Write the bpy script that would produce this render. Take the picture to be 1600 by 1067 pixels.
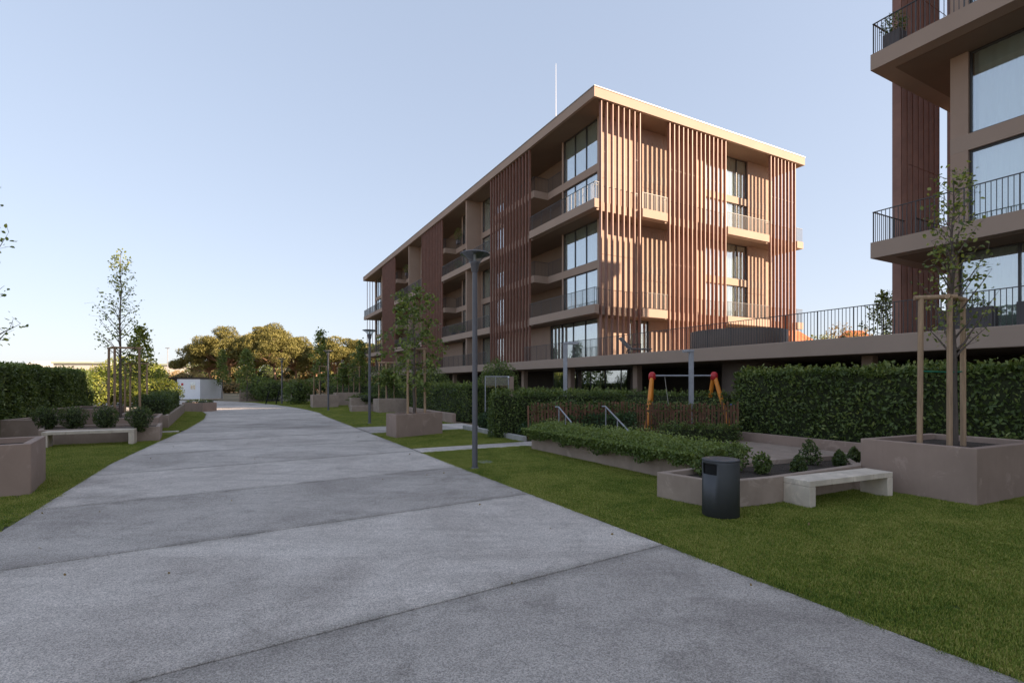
import bpy, bmesh, math, random
import numpy as np
from mathutils import Vector, Matrix

for o in list(bpy.data.objects):
    bpy.data.objects.remove(o, do_unlink=True)
scene = bpy.context.scene
COL = scene.collection
R_ = math.radians

# ------------------------------------------------------------------ camera
CAM_H = 1.9
F = 800.0            # focal length in photo pixels (1600 wide), horizon row 598
HZ = 598.0
cam = bpy.data.cameras.new('camera')
cam.sensor_width = 36.0
cam.lens = 18.0
cam.shift_y = 0.0403
cam.clip_start = 0.05
cam.clip_end = 3000
cam_o = bpy.data.objects.new('camera', cam)
cam_o.location = (0, 0, CAM_H)
cam_o.rotation_euler = (R_(90), 0, 0)
COL.objects.link(cam_o)
scene.camera = cam_o

# ------------------------------------------------------------------ light
ANG = R_(28.29)                                   # the estate's axes against the view axis
U = Vector((-math.sin(ANG), math.cos(ANG), 0))    # along the street, away
V = Vector((math.cos(ANG), math.sin(ANG), 0))     # across the street, to the right
SUN_A, SUN_E = R_(46), R_(22.5)
sdir = (-math.cos(SUN_A) * U + math.sin(SUN_A) * V) * math.cos(SUN_E) + Vector((0, 0, math.sin(SUN_E)))
world = bpy.data.worlds.new('World')
scene.world = world
world.use_nodes = True
wn = world.node_tree
wn.nodes.clear()
sky = wn.nodes.new('ShaderNodeTexSky')
sky.sky_type = 'NISHITA'
sky.sun_disc = False
sky.sun_elevation = SUN_E
sky.sun_rotation = math.atan2(sdir.x, sdir.y)
sky.altitude = 60
sky.air_density = 1.0
sky.dust_density = 1.0
sky.ozone_density = 1.6
bg = wn.nodes.new('ShaderNodeBackground')
bg.inputs['Strength'].default_value = 0.05
gam = wn.nodes.new('ShaderNodeGamma')              # the photograph's soft, low-contrast sky
gam.inputs['Gamma'].default_value = 0.35
tin = wn.nodes.new('ShaderNodeMix'); tin.data_type = 'RGBA'; tin.blend_type = 'MULTIPLY'
tin.inputs[0].default_value = 1.0
tin.inputs[7].default_value = (0.69 * 4.47, 0.70 * 4.47, 0.77 * 4.47, 1)
out = wn.nodes.new('ShaderNodeOutputWorld')
wn.links.new(sky.outputs[0], gam.inputs[0])
wn.links.new(gam.outputs[0], tin.inputs[6])
wn.links.new(tin.outputs[2], bg.inputs[0])
wn.links.new(bg.outputs[0], out.inputs[0])
sl = bpy.data.lights.new('sun', 'SUN')
sl.energy = 4.5
sl.angle = R_(0.5)
sl.color = (1.0, 0.76, 0.55)
sun = bpy.data.objects.new('sun', sl)
sun.rotation_euler = (-sdir).to_track_quat('-Z', 'Y').to_euler()
sun.location = (30, -20, 40)
COL.objects.link(sun)
vs = scene.view_settings
vs.view_transform = 'Standard'
vs.look = 'None'
vs.exposure = 1.74
vs.gamma = 1.0
vs.use_curve_mapping = False

# ------------------------------------------------------------------ helpers
def G(px, py, z=0.0):
    """point at height z seen at a photo pixel"""
    d = F * (CAM_H - z) / (py - HZ)
    return Vector(((px - 800.0) / F * d, d, z))
def UV(u, v, z=0.0):
    return U * u + V * v + Vector((0, 0, z))
def touv(p):
    return (p.x * U.x + p.y * U.y, p.x * V.x + p.y * V.y)

def tag(o, label=None, cat=None, group=None, kind=None):
    if label: o['label'] = label
    if cat: o['category'] = cat
    if group: o['group'] = group
    if kind: o['kind'] = kind
    return o
def empty(name, loc, rz=0.0):
    o = bpy.data.objects.new(name, None)
    o.location = loc
    o.rotation_euler = (0, 0, rz)
    o.empty_display_size = 0.2
    COL.objects.link(o)
    return o
def link(name, me, parent=None):
    o = bpy.data.objects.new(name, me)
    COL.objects.link(o)
    if parent is not None: o.parent = parent
    return o
def copy_tree(o, parent=None):
    c = o.copy()
    COL.objects.link(c)
    c.parent = parent
    for ch in o.children:
        copy_tree(ch, c)
    return c

class MB:
    def __init__(self):
        self.v = []; self.f = []; self.sm = []
    def add(self, vs, fs, smooth=False):
        b = len(self.v)
        self.v += [tuple(p) for p in vs]
        for f in fs:
            self.f.append([i + b for i in f]); self.sm.append(smooth)
        return self
    def box(self, x0, x1, y0, y1, z0, z1):
        if y0 > y1: y0, y1 = y1, y0
        if x0 > x1: x0, x1 = x1, x0
        return self.add([(x0,y0,z0),(x1,y0,z0),(x1,y1,z0),(x0,y1,z0),(x0,y0,z1),(x1,y0,z1),(x1,y1,z1),(x0,y1,z1)],
                        [(3,2,1,0),(4,5,6,7),(0,1,5,4),(1,2,6,5),(2,3,7,6),(3,0,4,7)])
    def prism(self, poly, z0, z1):
        n = len(poly)
        a = sum(poly[i][0]*poly[(i+1)%n][1]-poly[(i+1)%n][0]*poly[i][1] for i in range(n))
        if a < 0: poly = poly[::-1]
        vs = [(p[0],p[1],z0) for p in poly] + [(p[0],p[1],z1) for p in poly]
        fs = [tuple(range(n-1,-1,-1)), tuple(range(n,2*n))]
        fs += [(i,(i+1)%n,n+(i+1)%n,n+i) for i in range(n)]
        return self.add(vs, fs)
    def ring(self, outer, inner, z0, z1, zi=None):
        """wall between two polygons of equal vertex count"""
        n = len(outer); zi = z0 if zi is None else zi
        vs = [(p[0],p[1],z0) for p in outer]+[(p[0],p[1],z1) for p in outer]+[(p[0],p[1],z1) for p in inner]+[(p[0],p[1],zi) for p in inner]
        fs = []
        for i in range(n):
            j=(i+1)%n
            fs += [(i,j,n+j,n+i),(n+i,n+j,2*n+j,2*n+i),(2*n+i,2*n+j,3*n+j,3*n+i)]
        return self.add(vs, fs)
    def tube(self, p, q, r0, r1=None, n=8, caps=True, smooth=True):
        p = Vector(p); q = Vector(q); r1 = r0 if r1 is None else r1
        d = (q-p)
        if d.length < 1e-6: return self
        d.normalize()
        a = d.orthogonal().normalized(); b = d.cross(a)
        vs=[]
        for c, r in ((p,r0),(q,r1)):
            for i in range(n):
                t = 2*math.pi*i/n
                vs.append(c + a*(r*math.cos(t)) + b*(r*math.sin(t)))
        self.add(vs, [(i,(i+1)%n,n+(i+1)%n,n+i) for i in range(n)], smooth)
        if caps:
            self.add(vs[:n], [tuple(range(n-1,-1,-1))]); self.add(vs[n:], [tuple(range(n))])
        return self
    def path(self, pts, rs, n=6):
        for i in range(len(pts)-1):
            self.tube(pts[i], pts[i+1], rs[i], rs[i+1], n, caps=(i==len(pts)-2))
        return self
    def lathe(self, prof, n=32, c=(0,0,0), smooth=True):
        vs=[]; m=len(prof)
        for i in range(n):
            t=2*math.pi*i/n
            for (r,z) in prof: vs.append((c[0]+r*math.cos(t),c[1]+r*math.sin(t),c[2]+z))
        fs=[]
        for i in range(n):
            j=(i+1)%n
            for k in range(m-1):
                fs.append((i*m+k,j*m+k,j*m+k+1,i*m+k+1))
        return self.add(vs,fs,smooth)
    def mesh(self, name, mat):
        me = bpy.data.meshes.new(name)
        me.from_pydata(self.v, [], self.f)
        me.polygons.foreach_set('use_smooth', self.sm)
        if mat is not None: me.materials.append(mat)
        me.validate(); me.update()
        return me
    def build(self, name, mat, parent=None, bevel=0.0, seg=2):
        o = link(name, self.mesh(name, mat), parent)
        if bevel:
            m = o.modifiers.new('bevel','BEVEL'); m.width = bevel; m.segments = seg
            m.limit_method='ANGLE'; m.angle_limit=R_(40)
        return o
def inset(poly, t):
    n=len(poly)
    a=sum(poly[i][0]*poly[(i+1)%n][1]-poly[(i+1)%n][0]*poly[i][1] for i in range(n))
    if a<0: poly=poly[::-1]
    res=[]
    for i in range(n):
        p0=Vector(poly[i-1][:2]); p1=Vector(poly[i][:2]); p2=Vector(poly[(i+1)%n][:2])
        d1=(p1-p0).normalized(); d2=(p2-p1).normalized()
        n1=Vector((-d1.y,d1.x)); n2=Vector((-d2.y,d2.x))
        k=(n1+n2); k=k/ max(0.2,k.dot(n1)) 
        res.append(tuple(p1+k*t))
    return poly,res

# ------------------------------------------------------------------ materials
def new_mat(name):
    m = bpy.data.materials.new(name); m.use_nodes = True
    nt = m.node_tree
    b = nt.nodes['Principled BSDF']
    return m, nt, b
def nd(nt, t, **kw):
    n = nt.nodes.new(t)
    for k, v in kw.items(): setattr(n, k, v)
    return n
def rgba(c): return (c[0], c[1], c[2], 1.0)
def ramp(nt, fac, stops):
    r = nd(nt, 'ShaderNodeValToRGB')
    while len(r.color_ramp.elements) < len(stops): r.color_ramp.elements.new(0.5)
    for e, (p, c) in zip(r.color_ramp.elements, stops):
        e.position = p; e.color = rgba(c) if len(c) == 3 else c
    nt.links.new(fac, r.inputs[0])
    return r.outputs[0]
def noise(nt, scale, detail=4, rough=0.55, vec=None, dist=0.0):
    n = nd(nt, 'ShaderNodeTexNoise')
    n.inputs['Scale'].default_value = scale
    n.inputs['Detail'].default_value = detail
    n.inputs['Roughness'].default_value = rough
    n.inputs['Distortion'].default_value = dist
    if vec is not None: nt.links.new(vec, n.inputs['Vector'])
    return n.outputs['Fac']
def mixc(nt, fac, a, b, mode='MIX'):
    m = nd(nt, 'ShaderNodeMix', data_type='RGBA', blend_type=mode)
    if isinstance(fac, (int, float)): m.inputs[0].default_value = fac
    else: nt.links.new(fac, m.inputs[0])
    for s, x in ((6, a), (7, b)):
        if isinstance(x, tuple): m.inputs[s].default_value = rgba(x)
        else: nt.links.new(x, m.inputs[s])
    return m.outputs[2]
def maprange(nt, x, a, b, c, d):
    m = nd(nt, 'ShaderNodeMapRange')
    nt.links.new(x, m.inputs[0])
    for i, v in zip((1, 2, 3, 4), (a, b, c, d)): m.inputs[i].default_value = v
    return m.outputs[0]
def bump(nt, b, h, strength, dist=0.01):
    n = nd(nt, 'ShaderNodeBump')
    n.inputs['Strength'].default_value = strength
    n.inputs['Distance'].default_value = dist
    nt.links.new(h, n.inputs['Height'])
    nt.links.new(n.outputs[0], b.inputs['Normal'])
def worldpos(nt):
    return nd(nt, 'ShaderNodeNewGeometry').outputs['Position']

def painted(name, c, var=0.12, scale=1.3, rough=0.75, bmp=0.15, fine=90, spec=0.3, metal=0.0, streak=False):
    """painted or rendered surface: soft mottling, fine grain"""
    m, nt, b = new_mat(name)
    pos = worldpos(nt)
    n1 = noise(nt, scale, 5, 0.6, pos)
    c0 = tuple(x * (1 - var) for x in c); c1 = tuple(min(1, x * (1 + var)) for x in c)
    col = ramp(nt, n1, [(0.3, c0), (0.7, c1)])
    if streak:
        mp = nd(nt, 'ShaderNodeMapping'); mp.inputs['Scale'].default_value = (5, 5, 0.5)
        nt.links.new(pos, mp.inputs[0])
        s = maprange(nt, noise(nt, 1.5, 5, 0.65, mp.outputs[0]), 0.55, 0.78, 0, 0.30)
        col = mixc(nt, s, col, tuple(x * 0.62 for x in c))
        e = maprange(nt, noise(nt, 2.1, 6, 0.7, pos, 0.6), 0.57, 0.64, 0, 0.5)
        col = mixc(nt, e, col, tuple(min(1, x * 1.35 + 0.03) for x in c))
    nt.links.new(col, b.inputs['Base Color'])
    b.inputs['Roughness'].default_value = rough
    b.inputs['Specular IOR Level'].default_value = spec
    b.inputs['Metallic'].default_value = metal
    if bmp: bump(nt, b, noise(nt, fine, 4, 0.6, pos), bmp, 0.004)
    return m

M = {}
M['render'] = painted('taupe_render', (0.37, 0.268, 0.208), 0.06, 0.8, 0.85, 0.12)
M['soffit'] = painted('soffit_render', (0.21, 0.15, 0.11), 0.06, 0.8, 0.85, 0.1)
M['slabedge'] = painted('slab_render', (0.36, 0.27, 0.213), 0.05, 0.6, 0.8, 0.1)
M['fin'] = painted('terracotta_fin', (0.243, 0.120, 0.086), 0.14, 2.0, 0.5, 0.04, 60, 0.4)
M['cap'] = painted('roof_capping', (0.26, 0.235, 0.21), 0.06, 1.0, 0.4, 0.0, spec=0.5)
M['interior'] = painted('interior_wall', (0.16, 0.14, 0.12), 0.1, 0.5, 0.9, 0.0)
M['bronze'] = painted('dark_bronze_frame', (0.035, 0.032, 0.030), 0.1, 3, 0.4, 0.0, spec=0.5)
M['rail'] = painted('railing_steel', (0.055, 0.052, 0.052), 0.1, 4, 0.45, 0.0, spec=0.5)
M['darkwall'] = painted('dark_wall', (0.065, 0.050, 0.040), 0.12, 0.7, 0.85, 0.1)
M['drum'] = painted('dark_grey_cladding', (0.16, 0.122, 0.10), 0.08, 1.2, 0.6, 0.05)
M['planter'] = painted('planter_paint', (0.335, 0.242, 0.192), 0.10, 1.6, 0.85, 0.25, 120, streak=True)
M['planter_grey'] = painted('planter_weathered', (0.355, 0.272, 0.215), 0.14, 2.2, 0.9, 0.3, 110, streak=True)
M['kerb'] = painted('kerb_concrete', (0.42, 0.40, 0.37), 0.14, 2.0, 0.9, 0.3, 100, streak=True)
M['bench'] = painted('bench_concrete', (0.66, 0.565, 0.455), 0.16, 3.0, 0.85, 0.3, 80, streak=True)
M['bin'] = painted('bin_paint', (0.062, 0.064, 0.068), 0.10, 3.0, 0.62, 0.03, spec=0.5)
M['black'] = painted('black_void', (0.008, 0.008, 0.008), 0.1, 3.0, 0.8, 0.0)
M['lamp'] = painted('lamp_paint', (0.115, 0.112, 0.122), 0.08, 3.0, 0.45, 0.03, spec=0.5)
M['galv'] = painted('galvanised_steel', (0.33, 0.34, 0.37), 0.12, 5.0, 0.45, 0.03, spec=0.5, metal=0.3)
M['orange'] = painted('orange_paint', (0.80, 0.27, 0.03), 0.08, 3.0, 0.45, 0.02, spec=0.5)
M['red'] = painted('red_plastic', (0.50, 0.02, 0.025), 0.08, 3.0, 0.4, 0.02, spec=0.5)
M['blue'] = painted('blue_paint', (0.03, 0.13, 0.42), 0.08, 3.0, 0.4, 0.02, spec=0.5)
M['rope'] = painted('rope', (0.45, 0.42, 0.36), 0.1, 20, 0.9, 0.0)
M['white'] = painted('white_panel', (0.78, 0.79, 0.80), 0.04, 1.5, 0.55, 0.02)
M['whitewall'] = painted('white_house_wall', (0.58, 0.55, 0.50), 0.08, 0.4, 0.85, 0.0)
M['greenroof'] = painted('pale_green_roof', (0.42, 0.46, 0.36), 0.1, 0.6, 0.8, 0.0)
M['tileroof'] = painted('clay_roof', (0.52, 0.17, 0.075), 0.2, 1.5, 0.85, 0.0)
M['cream'] = painted('cream_wall', (0.62, 0.50, 0.38), 0.08, 0.5, 0.85, 0.0)
M['pot'] = painted('grey_pot', (0.11, 0.098, 0.10), 0.08, 2, 0.7, 0.03)
M['greyfabric'] = painted('sling_fabric', (0.30, 0.31, 0.33), 0.08, 20, 0.8, 0.0)
M['tie'] = painted('green_tie', (0.02, 0.20, 0.12), 0.1, 8, 0.6, 0.0)
M['flower'] = painted('red_flower', (0.55, 0.02, 0.04), 0.2, 8, 0.6, 0.0)

def wood_mat(name, c, ring=26.0):
    m, nt, b = new_mat(name)
    tc = nd(nt, 'ShaderNodeTexCoord')
    mp = nd(nt, 'ShaderNodeMapping'); mp.inputs['Scale'].default_value = (ring, ring, 1.6)
    nt.links.new(tc.outputs['Object'], mp.inputs[0])
    n = noise(nt, 1.0, 6, 0.6, mp.outputs[0], 0.8)
    col = ramp(nt, n, [(0.25, tuple(x*0.6 for x in c)), (0.55, c), (0.8, tuple(min(1,x*1.3) for x in c))])
    oi = nd(nt, 'ShaderNodeObjectInfo')
    k = maprange(nt, oi.outputs['Random'], 0, 1, 0.75, 1.2)
    hv = nd(nt, 'ShaderNodeHueSaturation'); nt.links.new(col, hv.inputs['Color']); nt.links.new(k, hv.inputs['Value'])
    nt.links.new(hv.outputs[0], b.inputs['Base Color'])
    b.inputs['Roughness'].default_value = 0.8
    bump(nt, b, n, 0.4, 0.004)
    return m
M['stake'] = wood_mat('stake_wood', (0.42, 0.28, 0.17))
M['picket'] = wood_mat('picket_wood', (0.20, 0.095, 0.055))
M['bark'] = wood_mat('bark', (0.13, 0.10, 0.08), 40)
M['pinebark'] = wood_mat('pine_bark', (0.36, 0.22, 0.145), 6)

def glass_mat(name, tint=(0.9, 0.95, 0.93), base=0.16):
    m, nt, b = new_mat(name)
    nt.nodes.remove(b)
    o = nt.nodes['Material Output']
    g = nd(nt, 'ShaderNodeBsdfGlossy'); g.inputs['Roughness'].default_value = 0.006
    g.inputs['Color'].default_value = (0.92, 0.95, 1.0, 1)
    pos = worldpos(nt)
    bp = nd(nt, 'ShaderNodeBump'); bp.inputs['Strength'].default_value = 0.012; bp.inputs['Distance'].default_value = 0.05
    nt.links.new(noise(nt, 0.7, 1, 0.4, pos), bp.inputs['Height'])
    nt.links.new(bp.outputs[0], g.inputs['Normal'])
    t = nd(nt, 'ShaderNodeBsdfTransparent'); t.inputs['Color'].default_value = rgba(tint)
    lw = nd(nt, 'ShaderNodeLayerWeight'); lw.inputs['Blend'].default_value = 0.5
    pw = nd(nt, 'ShaderNodeMath', operation='POWER'); pw.inputs[1].default_value = 3.2
    nt.links.new(lw.outputs['Facing'], pw.inputs[0])
    k = maprange(nt, pw.outputs[0], 0, 1, base, 0.95)
    mx = nd(nt, 'ShaderNodeMixShader')
    nt.links.new(k, mx.inputs[0]); nt.links.new(t.outputs[0], mx.inputs[1]); nt.links.new(g.outputs[0], mx.inputs[2])
    nt.links.new(mx.outputs[0], o.inputs[0])
    return m
M['glass'] = glass_mat('window_glass', base=0.34)
M['gateglass'] = glass_mat('gate_glass', (0.8, 0.82, 0.8), 0.04)
M['clearglass'] = glass_mat('lamp_glass', (0.75, 0.78, 0.80), 0.1)

def cloth_mat(name, c):
    m, nt, b = new_mat(name)
    nt.nodes.remove(b)
    d = nd(nt, 'ShaderNodeBsdfDiffuse'); d.inputs[0].default_value = rgba(c)
    t = nd(nt, 'ShaderNodeBsdfTranslucent'); t.inputs[0].default_value = rgba(c)
    mx = nd(nt, 'ShaderNodeMixShader'); mx.inputs[0].default_value = 0.2
    nt.links.new(d.outputs[0], mx.inputs[1]); nt.links.new(t.outputs[0], mx.inputs[2])
    nt.links.new(mx.outputs[0], nt.nodes['Material Output'].inputs[0])
    return m
M['curtain'] = cloth_mat('curtain_cloth', (0.86, 0.86, 0.78))

def leaf_mat(name, stops, trans=0.25, rough=0.45, spec=0.4):
    m, nt, b = new_mat(name)
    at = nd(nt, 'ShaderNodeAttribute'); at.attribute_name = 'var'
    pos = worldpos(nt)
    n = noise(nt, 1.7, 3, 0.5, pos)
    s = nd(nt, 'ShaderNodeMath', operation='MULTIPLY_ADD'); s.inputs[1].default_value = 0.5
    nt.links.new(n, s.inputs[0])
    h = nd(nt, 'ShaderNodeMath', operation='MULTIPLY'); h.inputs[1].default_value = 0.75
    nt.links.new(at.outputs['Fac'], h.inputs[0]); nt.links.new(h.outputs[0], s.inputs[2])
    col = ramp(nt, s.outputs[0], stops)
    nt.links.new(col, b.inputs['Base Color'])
    b.inputs['Roughness'].default_value = rough
    b.inputs['Specular IOR Level'].default_value = spec
    tr = nd(nt, 'ShaderNodeBsdfTranslucent')
    br = nd(nt, 'ShaderNodeMix', data_type='RGBA', blend_type='MULTIPLY'); br.inputs[0].default_value = 1.0
    nt.links.new(col, br.inputs[6]); br.inputs[7].default_value = (1.5, 1.5, 0.6, 1)
    nt.links.new(br.outputs[2], tr.inputs[0])
    mx = nd(nt, 'ShaderNodeMixShader'); mx.inputs[0].default_value = trans
    nt.links.new(b.outputs[0], mx.inputs[1]); nt.links.new(tr.outputs[0], mx.inputs[2])
    nt.links.new(mx.outputs[0], nt.nodes['Material Output'].inputs[0])
    return m
M['laurel'] = leaf_mat('laurel_leaf', [(0.1,(0.04,0.062,0.017)),(0.5,(0.085,0.125,0.03)),(0.85,(0.16,0.205,0.055)),(1.0,(0.26,0.29,0.09))])
M['box_leaf'] = leaf_mat('box_leaf', [(0.1,(0.028,0.045,0.015)),(0.5,(0.055,0.085,0.024)),(0.9,(0.12,0.155,0.045))])
M['ground_leaf'] = leaf_mat('creeper_leaf', [(0.1,(0.05,0.075,0.018)),(0.5,(0.115,0.165,0.038)),(0.9,(0.23,0.28,0.08))])
M['maple'] = leaf_mat('maple_leaf', [(0.1,(0.055,0.08,0.022)),(0.5,(0.12,0.165,0.045)),(0.9,(0.23,0.27,0.085))], 0.35)
M['pear'] = leaf_mat('pear_leaf', [(0.1,(0.06,0.085,0.025)),(0.5,(0.14,0.185,0.05)),(0.9,(0.32,0.34,0.10))], 0.35)
M['pine'] = leaf_mat('pine_needles', [(0.1,(0.045,0.055,0.016)),(0.5,(0.12,0.115,0.03)),(0.9,(0.24,0.21,0.06))], 0.15, 0.6)
M['goldbush'] = leaf_mat('bright_shrub_leaf', [(0.1,(0.06,0.10,0.02)),(0.5,(0.15,0.19,0.03)),(0.9,(0.28,0.28,0.05))], 0.3)
M['juniper'] = leaf_mat('juniper', [(0.1,(0.018,0.035,0.014)),(0.5,(0.035,0.07,0.022)),(0.9,(0.075,0.12,0.035))], 0.1, 0.6)
M['drybrush'] = leaf_mat('dry_brush', [(0.1,(0.14,0.09,0.04)),(0.5,(0.25,0.17,0.075)),(0.9,(0.34,0.25,0.11))], 0.2, 0.7)
M['twigs_or_core'] = painted('hedge_inside', (0.035, 0.042, 0.018), 0.3, 5, 0.95, 0.0)  # shared by shrub branches and the light-blocking hedge core

def soil_mat():
    m, nt, b = new_mat('soil')
    pos = worldpos(nt)
    n = noise(nt, 14, 8, 0.7, pos)
    nt.links.new(ramp(nt, n, [(0.3,(0.022,0.016,0.011)),(0.55,(0.06,0.043,0.03)),(0.75,(0.12,0.09,0.065))]), b.inputs['Base Color'])
    b.inputs['Roughness'].default_value = 0.95
    bump(nt, b, n, 1.0, 0.05)
    return m
M['soil'] = soil_mat()
def road_mat():
    m, nt, b = new_mat('washed_concrete')
    pos = worldpos(nt)
    oi = nd(nt, 'ShaderNodeObjectInfo')
    big = noise(nt, 0.42, 6, 0.62, pos, 0.7)
    base = ramp(nt, big, [(0.30,(0.350,0.304,0.267)),(0.48,(0.507,0.448,0.395)),(0.72,(0.628,0.560,0.497))])
    mp = nd(nt, 'ShaderNodeMapping'); mp.inputs['Rotation'].default_value = (0,0,-ANG); mp.inputs['Scale'].default_value = (0.35,1.7,1)
    nt.links.new(pos, mp.inputs[0])
    st = maprange(nt, noise(nt, 0.8, 7, 0.7, mp.outputs[0], 0.6), 0.50, 0.70, 0, 0.48)
    col = mixc(nt, st, base, (0.259,0.227,0.199))
    mid = maprange(nt, noise(nt, 3.1, 6, 0.7, pos), 0.42, 0.72, 0, 0.40)
    col = mixc(nt, mid, col, (0.302,0.266,0.234))
    # damp algae and dirt: broken patches with hard-ish rims
    d1 = maprange(nt, noise(nt, 0.95, 9, 0.72, pos, 1.3), 0.54, 0.66, 0, 0.40)
    col = mixc(nt, d1, col, (0.205,0.177,0.150))
    d2 = maprange(nt, noise(nt, 0.33, 8, 0.7, mp.outputs[0], 1.0), 0.55, 0.66, 0, 0.45)
    col = mixc(nt, d2, col, (0.676,0.608,0.538))
    sp = maprange(nt, noise(nt, 23, 4, 0.7, pos), 0.66, 0.72, 0, 0.5)
    col = mixc(nt, sp, col, (0.119,0.114,0.100))
    vo = nd(nt, 'ShaderNodeTexVoronoi'); vo.inputs['Scale'].default_value = 120
    nt.links.new(pos, vo.inputs['Vector'])
    agg = nd(nt, 'ShaderNodeSeparateColor'); nt.links.new(vo.outputs['Color'], agg.inputs[0])
    ag = maprange(nt, agg.outputs[0], 0, 1, 0.58, 1.36)
    ea = nd(nt, 'ShaderNodeAttribute'); ea.attribute_name = 'edge'
    en = nd(nt, 'ShaderNodeMath', operation='MULTIPLY'); nt.links.new(ea.outputs['Fac'], en.inputs[0])
    nt.links.new(maprange(nt, noise(nt, 1.6, 7, 0.72, pos), 0.38, 0.66, 0.05, 0.62), en.inputs[1])
    col = mixc(nt, en.outputs[0], col, (0.134,0.122,0.100))
    hv = nd(nt, 'ShaderNodeHueSaturation'); nt.links.new(col, hv.inputs['Color'])
    rn = maprange(nt, oi.outputs['Random'], 0, 1, 0.86, 1.16)
    mu = nd(nt, 'ShaderNodeMath', operation='MULTIPLY'); nt.links.new(ag, mu.inputs[0]); nt.links.new(rn, mu.inputs[1])
    nt.links.new(mu.outputs[0], hv.inputs['Value'])
    nt.links.new(hv.outputs[0], b.inputs['Base Color'])
    b.inputs['Roughness'].default_value = 0.88
    b.inputs['Specular IOR Level'].default_value = 0.3
    bump(nt, b, vo.outputs['Distance'], 0.6, 0.006)
    return m
M['road'] = road_mat()
M['joint'] = painted('joint_dirt', (0.05, 0.047, 0.04), 0.3, 6, 0.95, 0.0)
def ground_mat():
    m, nt, b = new_mat('dry_ground')
    pos = worldpos(nt)
    n = noise(nt, 0.15, 6, 0.65, pos)
    col = ramp(nt, n, [(0.35,(0.10,0.105,0.04)),(0.5,(0.20,0.15,0.085)),(0.7,(0.30,0.215,0.13))])
    nt.links.new(col, b.inputs['Base Color']); b.inputs['Roughness'].default_value = 0.95
    return m
M['ground'] = ground_mat()
def grass_mats():
    m, nt, b = new_mat('grass_blades')
    pos = worldpos(nt)
    n = noise(nt, 0.8, 6, 0.7, pos, 0.8); n2 = noise(nt, 5.5, 4, 0.65, pos)
    at = nd(nt, 'ShaderNodeAttribute'); at.attribute_name = 'var'
    a = nd(nt, 'ShaderNodeMath', operation='MULTIPLY_ADD'); nt.links.new(n, a.inputs[0]); a.inputs[1].default_value = 0.65
    h = nd(nt, 'ShaderNodeMath', operation='MULTIPLY_ADD'); nt.links.new(n2, h.inputs[0]); h.inputs[1].default_value = 0.35
    q = nd(nt, 'ShaderNodeMath', operation='MULTIPLY'); nt.links.new(at.outputs['Fac'], q.inputs[0]); q.inputs[1].default_value = 0.45
    nt.links.new(q.outputs[0], h.inputs[2]); nt.links.new(h.outputs[0], a.inputs[2])
    col = ramp(nt, a.outputs[0], [(0.42,(0.065,0.125,0.014)),(0.57,(0.16,0.235,0.026)),(0.74,(0.31,0.345,0.05)),(0.92,(0.52,0.45,0.14))])
    nt.links.new(col, b.inputs['Base Color']); b.inputs['Roughness'].default_value = 0.5; b.inputs['Specular IOR Level'].default_value = 0.25
    tr = nd(nt, 'ShaderNodeBsdfTranslucent'); nt.links.new(col, tr.inputs[0])
    mx = nd(nt, 'ShaderNodeMixShader'); mx.inputs[0].default_value = 0.25
    nt.links.new(b.outputs[0], mx.inputs[1]); nt.links.new(tr.outputs[0], mx.inputs[2])
    nt.links.new(mx.outputs[0], nt.nodes['Material Output'].inputs[0])
    m2, nt, b = new_mat('turf')
    pos = worldpos(nt)
    n = noise(nt, 0.55, 5, 0.6, pos); f = noise(nt, 60, 4, 0.7, pos)
    col = ramp(nt, n, [(0.3,(0.07,0.10,0.02)),(0.55,(0.125,0.155,0.032)),(0.8,(0.19,0.20,0.055))])
    col = mixc(nt, maprange(nt, f, 0.4, 0.65, 0.0, 0.6), col, (0.03,0.038,0.014))
    nt.links.new(col, b.inputs['Base Color']); b.inputs['Roughness'].default_value = 0.95
    bump(nt, b, f, 0.8, 0.03)
    return m, m2
M['blade'], M['turf'] = grass_mats()
# ================================================================== SETTING
def interp(tab, x):
    for (a, p), (b, q) in zip(tab, tab[1:]):
        if x <= b: return p + (q - p) * max(0, (x - a)) / (b - a)
    return tab[-1][1]
VL = [(-12,-3.4),(9,-2.65),(15,-2.6),(20.1,-2.2),(24.5,-1.8),(31,-1.5),(36,-1.6),(39.5,-2.0),(41.5,-3.6),(43.5,-7.5),(44.5,-16.0)]
VR = [(-12,4.4),(31,4.45),(34,4.62),(38.7,4.40),(44,3.75),(49,2.85),(54.8,1.5),(60,-0.6),(66,-4.5),(71,-12)]
def w2(u, v): p = UV(u, v); return (p.x, p.y)

g = MB().prism([(-900,-300),(900,-300),(900,1500),(-900,1500)], -0.5, -0.07).build('ground', M['ground'])
tag(g, 'dry earth and scrub ground around the estate', kind='structure')
# road of cast concrete slabs
road = empty('road', UV(20, 1)); tag(road, 'wide pale washed concrete street curving left between lawns', kind='structure')
edge_us = [-12 + 0.75*i for i in range(0, 111)]
base_poly = [w2(u, interp(VL,u)-0.07) for u in edge_us if u <= 44.4] + [w2(44.5,-45), w2(71,-45)] + [w2(u, interp(VR,u)+0.07) for u in reversed(edge_us) if u <= 71]
rb = MB().prism([(p[0]-road.location.x, p[1]-road.location.y) for p in base_poly], -0.06, -0.014).build('joint_bed', M['joint'], road)
SK = 0.09
joints = [-11.3 + 3.15*k for k in range(0, 27)]
GAP = 0.011
def slab_poly(ua, ub):
    n = 5
    def side(tab, v0):
        pts = []
        for i in range(n+1):
            u = ua + (ub-ua)*i/n
            vv = interp(tab, u); uu = u + SK*(vv-4.3)
            vv = interp(tab, uu)
            if tab is VL and uu > 44: vv = -45
            pts.append((uu, vv))
        return pts
    l = side(VL, 0); r = side(VR, 0)
    return [w2(*p) for p in r] + [w2(*p) for p in reversed(l)]
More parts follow.
